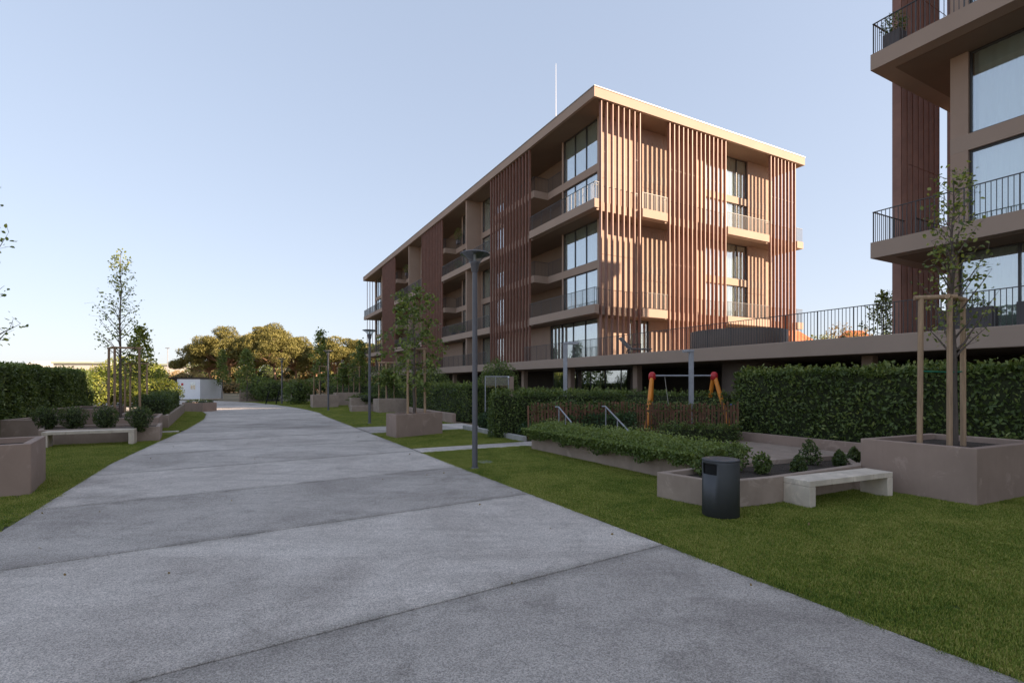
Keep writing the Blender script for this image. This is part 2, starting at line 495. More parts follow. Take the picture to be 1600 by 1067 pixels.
for a, b in zip(joints, joints[1:]):
    if b > 69: break
    poly = slab_poly(a+GAP, b-GAP)
    q = [(p[0]-road.location.x, p[1]-road.location.y) for p in poly]
    oq, iq = inset(q, 0.16)
    n_ = len(oq); mb = MB()
    ch, _ = None, None
    o2 = inset(oq, 0.006)[1]
    mb.add([(x,y,-0.05) for x,y in oq]+[(x,y,-0.006) for x,y in oq]+[(x,y,0.0) for x,y in o2]+[(x,y,0.0) for x,y in iq],
           [(k_*n_+i,k_*n_+(i+1)%n_,(k_+1)*n_+(i+1)%n_,(k_+1)*n_+i) for k_ in range(3) for i in range(n_)]+[tuple(range(3*n_,4*n_))])
    so_ = mb.build('concrete_slab', M['road'], road)
    ea_ = so_.data.attributes.new('edge','FLOAT','POINT'); ea_.data.foreach_set('value',[1.0]*(3*n_)+[0.0]*n_)

# cross paths
def path_strip(name, u0, u1, v0, v1, label):
    n = max(1, round(abs(v1-v0)/1.2)); root = empty(name, UV(u0, v0)); root.rotation_euler = (0,0,ANG)
    s = (v1-v0)/n
    for i in range(n):
        a, b = sorted((s*i, s*(i+1)))
        MB().box(a+0.006, b-0.006, 0, u1-u0, -0.06, -0.004).build('paving_slab', M['road'], root, 0.005, 1)
    tag(root, label, kind='structure')
path_strip('footpath', 13.5, 14.4, 4.48, 8.9, 'narrow pale concrete path across the lawn beside the lamp post')
path_strip('footpath', 19.6, 22.4, 4.50, 9.4, 'concrete side path behind the tree planter on the right')
path_strip('footpath', 23.6, 24.3, -2.0, -4.2, 'short pale path between the planters on the left')

# lawns (turf sheets) and the blades that grow on them
lawn_polys = []
_er = random.Random(12)
def ed(tab, a, b, n=14, off=0.0):      # turf edge, slightly ragged where it creeps over the concrete
    n = max(n, int((b-a)/0.22)); w = 0.0; pts = []
    for i in range(n+1):
        w = 0.75*w + _er.uniform(-0.022, 0.022)
        u = a+(b-a)*i/n
        pts.append((u, interp(tab, u)+off*0.3+w))
    return pts
lawn_polys.append((ed(VR,-6,13.46,14,0.02)+[(13.46,7.7),(7.6,7.75),(6.0,8.6),(4.2,10.8),(3.0,13.0),(-6,16)], 900))
lawn_polys.append((ed(VR,14.44,19.55,6,0.02)+[(19.55,8.2),(14.44,8.2)], 330))
lawn_polys.append((ed(VR,22.44,58,18,0.02)+[(58,9.0),(22.44,9.0)], 130))
lawn_polys.append((ed(VL,-2,23.56,18,-0.02)+[(23.56,-4.6),(17,-5.6),(9,-8.5),(-2,-12)], 420))
lawn_polys.append((ed(VL,24.35,41.4,14,-0.02)+[(41.4,-3.9),(24.35,-4.2)], 200))
lb = MB(); dens = []
for poly, d in lawn_polys:
    pts = [w2(*p) for p in poly]
    n = len(pts)
    ar = sum(pts[i][0]*pts[(i+1)%n][1]-pts[(i+1)%n][0]*pts[i][1] for i in range(n))
    if ar < 0: pts = pts[::-1]
    o = MB().prism(pts, -0.068, -0.02).build('lawn', M['turf'])
    tag(o, 'mown lawn turf beside the concrete street', kind='structure')
    lb.add([(p[0],p[1],-0.019) for p in pts], [tuple(range(n))])
    dens.append(d)
rng = np.random.default_rng(3)
def grass_tuft():
    nb = 34; v=[]; f=[]; var=[]
    for i in range(nb):
        r = 0.055*math.sqrt(rng.random()); t = rng.random()*6.28
        x, y = r*math.cos(t), r*math.sin(t)
        h = 0.014 + 0.024*rng.random()**1.5; w = 0.0017+0.0013*rng.random()
        d = rng.random()*6.28; lean = 0.006+0.022*rng.random()
        dx, dy = math.cos(d), math.sin(d); sx, sy = -dy*w, dx*w
        b = len(v)
        v += [(x-sx,y-sy,0),(x+sx,y+sy,0),(x+dx*lean*0.4-sx*0.8,y+dy*lean*0.4-sy*0.8,h*0.6),(x+dx*lean*0.4+sx*0.8,y+dy*lean*0.4+sy*0.8,h*0.6),(x+dx*lean,y+dy*lean,h)]
        f += [(b,b+1,b+3,b+2),(b+2,b+3,b+4)]
        var += [rng.random()]*5
    me = bpy.data.meshes.new('grass_tuft'); me.from_pydata(v,[],f)
    at = me.attributes.new('var','FLOAT','POINT'); at.data.foreach_set('value', var)
    me.materials.append(M['blade'])
    return bpy.data.objects.new('grass_tuft', me)
tuft = grass_tuft()
gme = lb.mesh('grass', M['blade'])
at = gme.attributes.new('dens','FLOAT','FACE'); at.data.foreach_set('value', dens)
grass = link('grass', gme)
tag(grass, 'short mown grass blades covering the lawns', 'grass', kind='stuff')
ng = bpy.data.node_groups.new('grow_grass', 'GeometryNodeTree')
ng.interface.new_socket('Geometry', in_out='INPUT', socket_type='NodeSocketGeometry')
ng.interface.new_socket('Geometry', in_out='OUTPUT', socket_type='NodeSocketGeometry')
gi = ng.nodes.new('NodeGroupInput'); go = ng.nodes.new('NodeGroupOutput')
dp = ng.nodes.new('GeometryNodeDistributePointsOnFaces')
na = ng.nodes.new('GeometryNodeInputNamedAttribute'); na.data_type='FLOAT'; na.inputs['Name'].default_value='dens'
ip = ng.nodes.new('GeometryNodeInstanceOnPoints')
oi = ng.nodes.new('GeometryNodeObjectInfo'); oi.inputs['Object'].default_value = tuft
rv = ng.nodes.new('FunctionNodeRandomValue'); rv.data_type='FLOAT_VECTOR'
rv.inputs[0].default_value=(-0.15,-0.15,0); rv.inputs[1].default_value=(0.15,0.15,6.28)
rs = ng.nodes.new('FunctionNodeRandomValue'); rs.data_type='FLOAT'; rs.inputs[2].default_value=0.75; rs.inputs[3].default_value=1.25
L = ng.links.new
L(gi.outputs[0], dp.inputs['Mesh']); L(na.outputs['Attribute'], dp.inputs['Density'])
L(dp.outputs['Points'], ip.inputs['Points']); L(oi.outputs['Geometry'], ip.inputs['Instance'])
L(rv.outputs[0], ip.inputs['Rotation']); L(rs.outputs[1], ip.inputs['Scale'])
L(ip.outputs[0], go.inputs[0])
gm = grass.modifiers.new('grow','NODES'); gm.node_group = ng

# ================================================================== PODIUM
ZP, ZPB = 3.42, 2.84
Z1, Z2, Z3, Z4, ZS, ZR = 6.52, 9.62, 12.72, 15.72, 18.62, 19.2
pod = empty('podium_terrace', UV(0, 18.0)); pod.rotation_euler = (0,0,ANG)     # local x = across (v), y = along (u)
tag(pod, 'long taupe terrace deck on a dark recessed ground floor, joining both buildings', 'terrace')
MB().box(0, 26, -52, 87.8, ZPB, ZP).build('deck', M['slabedge'], pod, 0.02, 1)
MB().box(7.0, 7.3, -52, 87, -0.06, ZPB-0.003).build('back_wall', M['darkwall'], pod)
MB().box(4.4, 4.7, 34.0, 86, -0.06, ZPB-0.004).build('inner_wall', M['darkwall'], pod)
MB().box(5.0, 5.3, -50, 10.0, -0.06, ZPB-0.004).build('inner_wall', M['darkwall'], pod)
MB().box(0.1, 25.5, -52, 87, -0.065, -0.03).build('floor', M['joint'], pod)
for y in (-10.0, -3.5, 3.2, 9.6, 21.3, 27.6, 33.8, 41, 48, 55, 62, 69, 76, 83):
    MB().box(1.2, 1.55, y, y+0.35, -0.06, ZPB-0.002).build('column', M['render'], pod)
def glazing(root, x, y0, y1, z0, z1, n, name='window'):
    fr = MB(); w = 0.05
    fr.box(x-0.04, x+0.04, y0, y1, z0, z0+w).box(x-0.04, x+0.04, y0, y1, z1-w, z1)
    for i in range(n+1):
        y = y0 + (y1-y0)*i/n
        fr.box(x-0.039, x+0.039, y-w/2, y+w/2, z0+w, z1-w)
    f = fr.build(name, M['bronze'], root)
    for i in range(n):
        a = y0+(y1-y0)*i/n + w/2; b = y0+(y1-y0)*(i+1)/n - w/2
        MB().box(x-0.006, x+0.006, a, b, z0+w, z1-w).build('pane', M['glass'], f)
    return f
glazing(pod, 3.9, 24.2, 33.8, 0.0, ZPB-0.05, 6)
glazing(pod, 3.2, -6.0, 6.0, 0.0, ZPB-0.05, 6)
def railing(root, pts, z0, h=1.0, pitch=0.12, name='railing', mat='rail', r=0.008):
    m = MB()
    for (x0, y0), (x1, y1) in zip(pts, pts[1:]):
        L_ = math.hypot(x1-x0, y1-y0); n = max(1, round(L_/pitch))
        dx, dy = (x1-x0)/L_, (y1-y0)/L_
        nx, ny = -dy, dx
        def bar(px, py, a, zz0, zz1):
            m.box(px-a, px+a, py-a, py+a, zz0, zz1)
        for i in range(n+1):
            k = i/n
            post = (i % 10 == 0)
            bar(x0+(x1-x0)*k, y0+(y1-y0)*k, 0.014 if post else r, z0, z0+h-0.012)
        w = 0.022
        q = [(x0+nx*w-dx*w, y0+ny*w-dy*w), (x1+nx*w+dx*w, y1+ny*w+dy*w), (x1-nx*w+dx*w, y1-ny*w+dy*w), (x0-nx*w-dx*w, y0-ny*w-dy*w)]
        m.prism(q, z0+h-0.012, z0+h+0.012)
    return m.build(name, M[mat], root)
railing(pod, [(0.08, -30), (0.08, 31.7)], ZP)
for a, b in ((38.1, 49.5), (55.9, 67.3), (73.7, 87.5)):
    railing(pod, [(0.08, a), (0.08, b)], ZP)
# round stairwell drum through the deck
dr = empty('stairwell_drum', UV(15.76, 20.2, 0)); tag(dr, 'round dark grey stairwell wall rising through the terrace deck', 'stairwell')
MB().lathe([(2.04,ZP),(2.04,ZP+0.80),(1.92,ZP+0.80),(1.92,ZP)], 64).build('parapet', M['drum'], dr)
MB().lathe([(1.45,-0.06),(1.45,ZPB-0.003)], 48, (1.1,0.6,0)).build('lower_wall', M['drum'], dr)

# ================================================================== BUILDINGS
W_, LEN, RC = 20.0, 61.7, 1.55
ZONES = [(7.7, 14.0), (25.5, 31.8), (43.3, 49.6)]
EZ_A = [(0.54, 3.54), (6.04, 11.30), (16.17, 19.06)]
EZ_B = [(2.20, 4.95), (6.30, 11.30), (16.17, 19.06)]
NOT = 0.36
def building(name, v, u, my, label):
    EZ = EZ_A if my > 0 else EZ_B
    root = empty(name, UV(u, v)); root.rotation_euler = (0,0,ANG)
    tag(root, label, 'building', 'matching apartment blocks')
    def Y(y): return my*y
    def prism(poly, z0, z1): return MB().prism([(x, Y(y)) for x, y in poly], z0, z1)
    def outline(notch=True):
        p = []
        p.append((0, 0))
        for a, b in ZONES: p += [(0, a-0.1), (NOT, a-0.1), (NOT, b+0.1), (0, b+0.1)]
        p.append((0, LEN))
        for a, b in EZ: p += [(a-0.22, LEN), (a-0.22, LEN-NOT), (b+0.18, LEN-NOT), (b+0.18, LEN)]
        p += [(W_, LEN), (W_, 0)]
        for a, b in (reversed(EZ) if my > 0 else ()): p += [(b+0.18, 0), (b+0.18, NOT), (a-0.22, NOT), (a-0.22, 0)]
        return p
    # roof
    rf = prism([(-0.08,-0.08),(-0.08,LEN+0.08),(W_+0.08,LEN+0.08),(W_+0.08,-0.08)], ZS, ZR).build('roof', M['slabedge'], root)
    prism([(-0.11,-0.11),(-0.11,LEN+0.11),(W_+0.11,LEN+0.11),(W_+0.11,-0.11)], ZR+0.0, ZR+0.06).build('capping', M['cap'], rf)
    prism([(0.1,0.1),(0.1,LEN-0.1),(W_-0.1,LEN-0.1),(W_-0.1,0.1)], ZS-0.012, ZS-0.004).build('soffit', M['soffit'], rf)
    # main balcony slabs and recessed floor bands
    for z in (Z1, Z3):
        s = prism(outline(), z-0.52, z).build('balcony_slab', M['slabedge'], root)
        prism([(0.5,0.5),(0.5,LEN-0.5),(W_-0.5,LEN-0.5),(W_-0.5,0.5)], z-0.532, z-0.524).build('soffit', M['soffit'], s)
    for z in (Z2, Z4):
        p = [(RC-0.004, RC-0.004)]
        for a, b in ZONES: p += [(RC-0.004, a-0.15), (NOT, a-0.15), (NOT, b+0.1), (RC-0.004, b+0.1)]
        p += [(RC-0.004, LEN-RC+0.004), (W_-RC, LEN-RC+0.004), (W_-RC, RC-0.004)]
        prism(p, z-0.5, z).build('floor_band', M['slabedge'], root)
    levels = [(ZP, Z1-0.52), (Z1, Z2-0.5), (Z2, Z3-0.52), (Z3, Z4-0.5), (Z4, ZS)]
    # core behind the rooms
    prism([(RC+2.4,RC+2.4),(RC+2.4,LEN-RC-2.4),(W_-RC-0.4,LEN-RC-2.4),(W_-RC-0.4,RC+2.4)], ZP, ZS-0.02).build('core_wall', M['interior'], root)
    prism([(W_-RC-0.25,RC+0.3),(W_-RC-0.25,LEN-RC-0.3),(W_-RC,LEN-RC-0.3),(W_-RC,RC+0.3)], ZP, ZS-0.02).build('rear_wall', M['render'], root)
    # facades
    rr = random.Random(5 if my > 0 else 9)
    front = [(1.75,5.6,3),(14.6,18.9,3),(20.3,23.6,2),(32.4,36.7,3),(38.1,41.4,2),(50.6,55.0,3),(56.3,59.9,3)]
    ends = [(11.1,15.6,4)]
    LOG = [(5.72, 14.45), (23.75, 32.25), (41.55, 50.45)]
    def facade(mapf, wins, a0, a1, lv, curt=0.8, logs=()):
        z0, z1 = lv
        def bx(mb, aa, bb, d0, d1, q0, q1):
            p = [mapf(aa,d0), mapf(bb,d0), mapf(bb,d1), mapf(aa,d1)]
            return mb.prism(p, q0, q1)
        cur = a0
        for (a, b, n) in list(wins)+[(a1, a1, 0)]:
            lg_ = [q for q in logs if q[0] > cur-0.01 and q[1] < a+0.01]
            for (l0, l1) in lg_:
                # deep loggia: side cheeks, set-back wall, a glazed door
                bx(MB(), cur, l0, 0, 0.25, z0+0.001, z1-0.001).build('wall_panel', M['render'], root)
                bx(MB(), l0-0.2, l0, 0.251, 1.5, z0+0.001, z1-0.001).build('wall_panel', M['render'], root)
                bx(MB(), l1, l1+0.2 if l1+0.2 < a else a, 0.251, 1.5, z0+0.001, z1-0.001).build('wall_panel', M['render'], root)
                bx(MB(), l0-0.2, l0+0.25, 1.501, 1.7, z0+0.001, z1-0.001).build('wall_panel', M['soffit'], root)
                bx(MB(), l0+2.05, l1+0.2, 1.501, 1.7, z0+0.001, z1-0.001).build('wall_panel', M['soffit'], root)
                dd = bx(MB(), l0+0.25, l0+2.05, 1.58, 1.64, z1-0.12, z1-0.001)
                for q in (l0+0.25, l0+1.12, l0+1.99): bx(dd, q, q+0.06, 1.58, 1.64, z0+0.001, z1-0.121)
                dd = dd.build('door', M['bronze'], root)
                bx(MB(), l0+0.31, l0+1.12, 1.605, 1.615, z0+0.02, z1-0.121).build('pane', M['glass'], dd)
                bx(MB(), l0+1.18, l0+1.99, 1.605, 1.615, z0+0.02, z1-0.121).build('pane', M['glass'], dd)
                cur = l1
            if a > cur + 0.01:
                bx(MB(), cur, a, 0, 0.25, z0+0.001, z1-0.001).build('wall_panel', M['render'], root)
            cur = b
            if n == 0: break
            fr = MB(); w = 0.06
            bx(fr, a, b, 0.09, 0.19, z0+0.001, z0+0.05); bx(fr, a, b, 0.09, 0.19, z1-0.06, z1-0.001)
            for i in range(n+1):
                y = a+0.03+(b-a-0.06)*i/n
                bx(fr, y-w/2+0.001, y+w/2-0.001, 0.092, 0.188, z0+0.05, z1-0.06)
            f = fr.build('window', M['bronze'], root)
            for i in range(n):
                y0 = a+0.03+(b-a-0.06)*i/n+w/2; y1 = a+0.03+(b-a-0.06)*(i+1)/n-w/2
                bx(MB(), y0, y1, 0.134, 0.146, z0+0.05, z1-0.06).build('pane', M['glass'], f)
            # curtains, a pleated sheet over part of the opening
            segs = []
            x = rr.random()*(0.4 if a < 3 else 1.0)
            if x < curt*0.65: segs = [(a+0.06, b-0.06)]
            elif x < curt: segs = [(a+0.06, a+(b-a)*rr.uniform(0.25,0.45)), (b-(b-a)*rr.uniform(0.2,0.4), b-0.06)]
            else: segs = [(b-(b-a)*rr.uniform(0.2,0.35), b-0.06)]
            for (s0, s1) in segs:
                cb = MB()
                k = int((s1-s0)/0.035)
                pts = []
                ph = 0
                for i in range(k+1):
                    ph += rr.uniform(0.6, 1.1)
                    pts.append(mapf(s0+(s1-s0)*i/k, 0.24+0.045*math.sin(ph)))
                vs = [(p[0],p[1],z0+0.03) for p in pts]+[(p[0],p[1],z1-0.03) for p in pts]
                cb.add(vs, [(i,i+1,k+2+i,k+1+i) for i in range(k)], True)
                cb.build('curtain', M['curtain'], f)
    for li, lv in enumerate(levels):
        fw = list(front)
        if my < 0: fw[0] = (2.0, 5.7, 2)
        if li == 0: fw[0] = (1.75, 7.3, 4)
        facade(lambda a, d: (RC+d, Y(a)), fw, RC, LEN-RC, lv, 0.8, LOG if li else ())
        ew = ends if li else [(3.9, 5.7, 2), (12.2, 14.6, 2)]
        facade(lambda a, d: (a, Y(RC+d)), ew, RC+0.25, W_-RC, lv, 2.0)
        facade(lambda a, d: (a, Y(LEN-RC-d)), [(2.0, 6.0, 3)]+ends, RC+0.25, W_-RC, lv, 0.5)
    # party walls on the balconies
    for yp in (19.2, 37.0):
        for z0, z1 in ((ZP, Z1-0.52), (Z1, Z3-0.52), (Z3, ZS)):
            prism([(0.12,yp),(0.12,yp+0.22),(RC-0.005,yp+0.22),(RC-0.005,yp)], z0+0.001, z1-0.013).build('party_wall', M['render'], root)
    # fins
    H0, H1 = ZP+0.01, ZS-0.02
    ff = MB().box(0.02, 0.19, -0.03, 0.03, H0, H1).mesh('fin', M['fin'])
    fe = MB().box(-0.03, 0.03, 0.02, 0.22, H0, H1).mesh('fin', M['fin'])
    fo = MB().box(-0.03, 0.03, 0.015, 0.29, H0, ZR-0.1).mesh('fin', M['fin'])
    for a, b in ZONES:
        n = 14
        for i in range(n):
            o = link('fin', ff, root); o.location = (0, Y(a+(b-a)*i/(n-1)), 0)
    for e0 in (0, LEN):
        for gi_, (a, b) in enumerate(EZ):
            n = (8, 14, 8)[gi_]
            for i in range(n):
                o = link('fin', fo if (my < 0 and e0 == 0) else fe, root)
                yy = Y(e0) if (e0 == 0) == (my > 0) else Y(e0)-0.25
                if my < 0 and e0 == 0: yy = 0.09
                o.location = (a+(b-a)*i/(n-1), yy, 0)
    # thin fixing rails that tie the fins back
    fx = MB()
    for z in (Z2-0.1, Z4-0.1):
        for a, b in EZ:
            fx.box(a, b, Y(0.10), Y(0.115), z, z+0.015)
        for a, b in ZONES: fx.box(0.10, 0.115, Y(a), Y(b), z-0.2, z-0.185)
    fx.build('fixing_rail', M['fin'], root)
    # balcony railings
    for z in (Z1, Z3):
        cuts = [0.06]+[c for zn in ZONES for c in (zn[0]-0.1, zn[1]+0.1)]+[LEN-0.06]
        for a, b in zip(cuts[::2], cuts[1::2]):
            railing(root, [(0.06, Y(a)), (0.06, Y(b))], z)
        ecut = [0.06]+[c for zn in EZ for c in (zn[0]-0.2, zn[1]+0.2)]+[W_-0.06]
        for e in (0.06, LEN-0.06):
            for a, b in zip(ecut[::2], ecut[1::2]):
                railing(root, [(a, Y(e)), (b, Y(e))], z)
            for a, b in EZ:
                q = 0.42 if e < 1 else LEN-0.42
                railing(root, [(a-0.2, Y(q)), (b+0.2, Y(q))], z)
    for z in (Z2, Z4):
        for a, b in ZONES:
            railing(root, [(RC+0.06, Y(a-1.9)), (RC+0.06, Y(a-0.1)), (0.44, Y(a-0.1)), (0.44, Y(b))], z)
    return root
b1 = building('apartment_building', 18.46, 24.10, 1, 'long taupe apartment block with sunlit end wall and terracotta fins')
b2 = building('apartment_building', 18.46, 9.29, -1, 'shaded apartment block corner at the right edge with projecting balconies')
# aerial mast on the roof
ms = empty('roof_mast', UV(36.0, 23.55, ZR)); tag(ms, 'thin white mast standing on the roof of the long block', 'mast')
MB().tube((0,0,0),(0,0,5.2),0.035,0.03,8).build('lower_tube', M['white'], ms)
MB().tube((0,0,5.2),(0,0,9.4),0.024,0.015,8).build('upper_tube', M['white'], ms)
# ================================================================== OBJECTS
def planter(name, pts, h, label, mat='planter', t=0.13, soil=0.10, group=None, cat='planter'):
    """pts: world ground points; a hollow box with a rim and soil inside"""
    c = sum((Vector((p[0],p[1],0)) for p in pts), Vector())/len(pts)
    root = empty(name, c)
    loc = [(p[0]-c.x, p[1]-c.y) for p in pts]
    o, i = inset(loc, t)
    MB().ring(o, i, -0.06, h, h-soil-0.12).build('wall', M[mat], root, 0.012, 2)
    s = MB(); rg = random.Random(len(label))
    s.add([(p[0],p[1],h-soil) for p in i], [tuple(range(len(i)))])
    so = s.build('soil', M['soil'], root)
    cl = MB()
    xs=[p[0] for p in i]; ys=[p[1] for p in i]
    tag(root, label, cat, group)
    return root, i, c
def rectpts(p0, d1, l1, d2, l2):
    p0 = Vector((p0[0],p0[1])); a = Vector(d1[:2])*l1; b = Vector(d2[:2])*l2
    return [tuple(p0), tuple(p0+a), tuple(p0+a+b), tuple(p0+b)]
def dirn(a, b):
    d = Vector((b[0]-a[0], b[1]-a[1])); return d.normalized()

def bench(p_left, p_right, depth, h, label, end_wall=True):
    """concrete bench; p_left/p_right front lower corners on the ground"""
    d = dirn(p_left, p_right); L_ = math.hypot(p_right[0]-p_left[0], p_right[1]-p_left[1])
    root = empty('bench', (p_left[0], p_left[1], 0), math.atan2(d.y, d.x))
    t = 0.09
    n = 4
    MB().box(0, 0.14, 0, depth, -0.05, h-t-0.002).build('leg', M['bench'], root, 0.008, 2)
    MB().box(L_-0.14, L_, 0, depth, -0.05, h-t-0.002).build('leg', M['bench'], root, 0.008, 2)
    for i in range(n):
        a = L_*i/n; b = L_*(i+1)/n
        MB().box(a+(0.003 if i else 0), b-(0.003 if i<n-1 else 0), 0, depth, h-t, h).build('seat_slab', M['bench'], root, 0.008, 2)
    tag(root, label, 'bench', 'concrete benches')
    return root

# ---- right hand side
cR, lR, rR = (7.19,7.92), (6.40,9.40), (8.23,8.23)
dA = dirn(cR,lR); dB = Vector((0.905,0.425)).normalized()
big, _, bigc = planter('planter', rectpts(cR, dA, 1.68, dB, 2.3), 0.88, 'big smooth taupe planter box with staked tree at the right edge, touching the bench')
planter('planter', [(3.11,7.68),(4.14,8.085),(6.33,9.28),(6.95,10.75),(4.75,9.95),(2.42,8.56)], 0.41, 'low angular planter bed with small box shrubs behind the litter bin', 'planter_grey', 0.12, 0.09)
pl_long = [UV(12.75,7.5), UV(6.7,7.55), UV(6.7,8.9), UV(12.75,8.9)]
planter('planter', [(p.x,p.y) for p in pl_long], 0.42, 'long low planter overflowing with green creeper beside the lawn', 'planter_grey', 0.12, 0.06)
bench((4.53,7.79),(6.42,8.63),0.45,0.40,'pale concrete bench between the litter bin and the big planter')
pm = [(-4.0,17.67),(-4.55,18.5),(-3.15,20.0),(-2.62,19.3)]
planter('planter', pm, 0.80, 'taupe planter box with leafy staked tree at the right kerb of the street')
# retaining walls of the sunken play area
def wall(name, a, b, t, z0, z1, mat, label, cat='wall'):
    d = dirn(a,b); L_ = math.hypot(b[0]-a[0], b[1]-a[1])
    o = MB().box(0, L_, 0, t, z0, z1).build(name, M[mat], None, 0.012, 2)
    o.location = (a[0],a[1],0); o.rotation_euler = (0,0,math.atan2(d.y,d.x))
    tag(o, label, cat); return o
wall('retaining_wall', UV(12.2,15.0), UV(5.5,15.1), 0.18, -0.06, 0.24, 'planter', 'taupe retaining wall at the foot of the tall right hedge')
wall('kerb_wall', UV(14.5,8.35), UV(19.5,8.35), 0.16, -0.06, 0.16, 'kerb', 'low concrete kerb in front of the dark juniper shrubs', 'kerb')
wall('garden_wall', UV(22.6,9.15), UV(30,9.15), 0.18, -0.06, 0.45, 'planter', 'low taupe wall along the hedge behind the kerbside tree planter')

# litter bin
bn = empty('litter_bin', (3.0,7.36,-0.02)); bn.rotation_euler = (0,0,R_(0))
H = 0.82
body = MB()
n=64; r=0.253; oa, ob = R_(181), R_(238)     # slot turned to the left
zs=[0.03,0.625,0.775,H]
vs_=[(r*math.cos(2*math.pi*i/n), r*math.sin(2*math.pi*i/n), z) for z in zs for i in range(n)]
fs_=[(k*n+i,k*n+(i+1)%n,(k+1)*n+(i+1)%n,(k+1)*n+i) for k in range(3) for i in range(n) if not (k==1 and oa<2*math.pi*(i+0.5)/n<ob)]
body.add(vs_, fs_, True)
bo = body.build('body', M['bin'], bn)
sm = bo.modifiers.new('s','SOLIDIFY'); sm.thickness=0.006; sm.offset=-1
MB().lathe([(r-0.02,0.05),(r-0.02,H-0.03)],40).build('liner', M['black'], bn)
MB().lathe([(0.0,H+0.012),(r-0.012,H+0.012),(r+0.004,H+0.006),(r+0.004,H-0.012),(r-0.01,H-0.012)],48).build('lid', M['bin'], bn)
MB().lathe([(r-0.02,0.0),(r-0.02,0.04)],40).build('plinth', M['black'], bn)
tag(bn,'dark grey cylindrical litter bin with side slot on the lawn','bin')

# street lamps
def lamp(px, py, h, label, s=1.0):
    p = G(px, py)
    root = empty('street_lamp', (p.x,p.y,-0.03)); tag(root, label, 'street lamp', 'street lamps with dish heads')
    z = h
    MB().tube((0,0,0),(0,0,h-0.42),0.062,0.055,20).build('pole', M['lamp'], root)
    MB().lathe([(0.10,0.0),(0.10,0.03),(0.066,0.05)],24).build('base_collar', M['lamp'], root)
    MB().lathe([(0.056,z-0.44),(0.075,z-0.40),(0.10,z-0.24),(0.13,z-0.20),(0.0,z-0.195)],28).build('lamp_holder', M['lamp'], root)
    MB().lathe([(0.105,z-0.20),(0.20,z-0.10),(0.315,z-0.035)],40).build('glass_bowl', M['clearglass'], root)
    MB().lathe([(0.0,z+0.01),(0.30,z),(0.335,z-0.02),(0.335,z-0.036),(0.30,z-0.03),(0.0,z-0.02)],40).build('reflector_disc', M['lamp'], root)
    MB().tube((0,0,z-0.2),(0,0,z-0.03),0.03,0.03,12).build('lamp_tube', M['white'], root)
    return root
lamp(742,731,4.82,'tall grey street lamp with dish head in the near right lawn')
lamp(577.5,661,4.42,'street lamp in front of the far corner of the long block')
lamp(513,641,4.15,'slim street lamp further along the street, before the pines')
lamp(440.5,630.5,4.15,'farthest thin lamp post near the play equipment by the pines')
# drain cover by the lamp
dc = G(757,721)
o = MB().lathe([(0.0,0.012),(0.20,0.012),(0.22,0.0),(0.22,-0.06)],32).build('drain_cover', M['galv']); o.location=(dc.x,dc.y,-0.01)
tag(o,'small round grey inspection cover in the lawn beside the lamp post','cover')

# path light posts in the play area
def post_light(p, h, arm, label):
    root = empty('post_light', (p[0],p[1],0)); tag(root,label,'light post','square grey post lights')
    MB().box(-0.075,0.075,-0.075,0.075,-0.05,h-0.09).build('post', M['galv'], root, 0.008,1)
    a,b = (-0.08,arm) if arm>0 else (arm,0.08)
    MB().box(a,b,-0.10,0.10,h-0.088,h).build('lamp_arm', M['galv'], root, 0.008,1)
    c = arm*0.6
    MB().box(min(c,arm*0.95),max(c,arm*0.95),-0.07,0.07,h-0.10,h-0.0885).build('diffuser', M['white'], root)
post_light((2.10,20.2),3.50,0.52,'grey post light with its arm to the right, behind the trimmed hedge')
post_light((6.65,19.0),3.12,-0.30,'grey post light standing before the swing frame')

# swing set
sw = empty('swing_set',(6.78,20.3,0)); sw.rotation_euler=(0,0,R_(-3)); tag(sw,'orange swing frame with red caps in the fenced play area','swing')
bl=1.18; bz=2.18
MB().tube((-bl,0,bz),(bl,0,bz),0.035,0.035,12).build('crossbar', M['galv'], sw)
for s_ in (-1,1):
    MB().tube((s_*bl+s_*0.42,-0.75,0),(s_*bl+s_*0.04,-0.03,bz-0.02),0.082,0.082,14).build('leg', M['orange'], sw)
    MB().tube((s_*bl-s_*0.06,0.80,0),(s_*bl+s_*0.02,0.05,bz-0.02),0.082,0.082,14).build('leg', M['orange'], sw)
    c=MB(); c.lathe([(0.0,0.16),(0.07,0.145),(0.12,0.09),(0.14,0.0),(0.14,-0.14),(0.10,-0.17)],20,(s_*(bl+0.03),0,bz)); c.build('cap', M['red'], sw)
for x in (-0.72,0.42):
    MB().tube((x,0,bz),(x+0.13*(1 if x<0 else -1),-0.1,1.0),0.011,0.011,6).build('chain', M['rope'], sw)
MB().box(-0.68,0.40,-0.22,0.02,0.93,0.98).build('swing_seat', M['black'], sw)
# blue climbing ladder beside the hedge
cl = empty('climbing_ladder',(7.75,17.95,0)); cl.rotation_euler=(0,0,R_(10)); tag(cl,'blue metal ladder of play equipment next to the tall hedge','ladder')
for k,x in enumerate((0.0,0.14)):
    MB().tube((x-0.10,0,0.15),(x+0.12,0.3,1.15),0.03,0.03,8).build('rail', M['blue'], cl)
for i in range(3):
    MB().tube((0.02+0.06*i,0.05+0.08*i,0.35+0.27*i),(0.55+0.02*i,0.05+0.08*i,0.35+0.27*i),0.02,0.02,8).build('rung', M['blue'], cl)
MB().tube((0.56,0.05,0.1),(0.60,0.3,0.95),0.03,0.03,8).build('rail', M['blue'], cl)

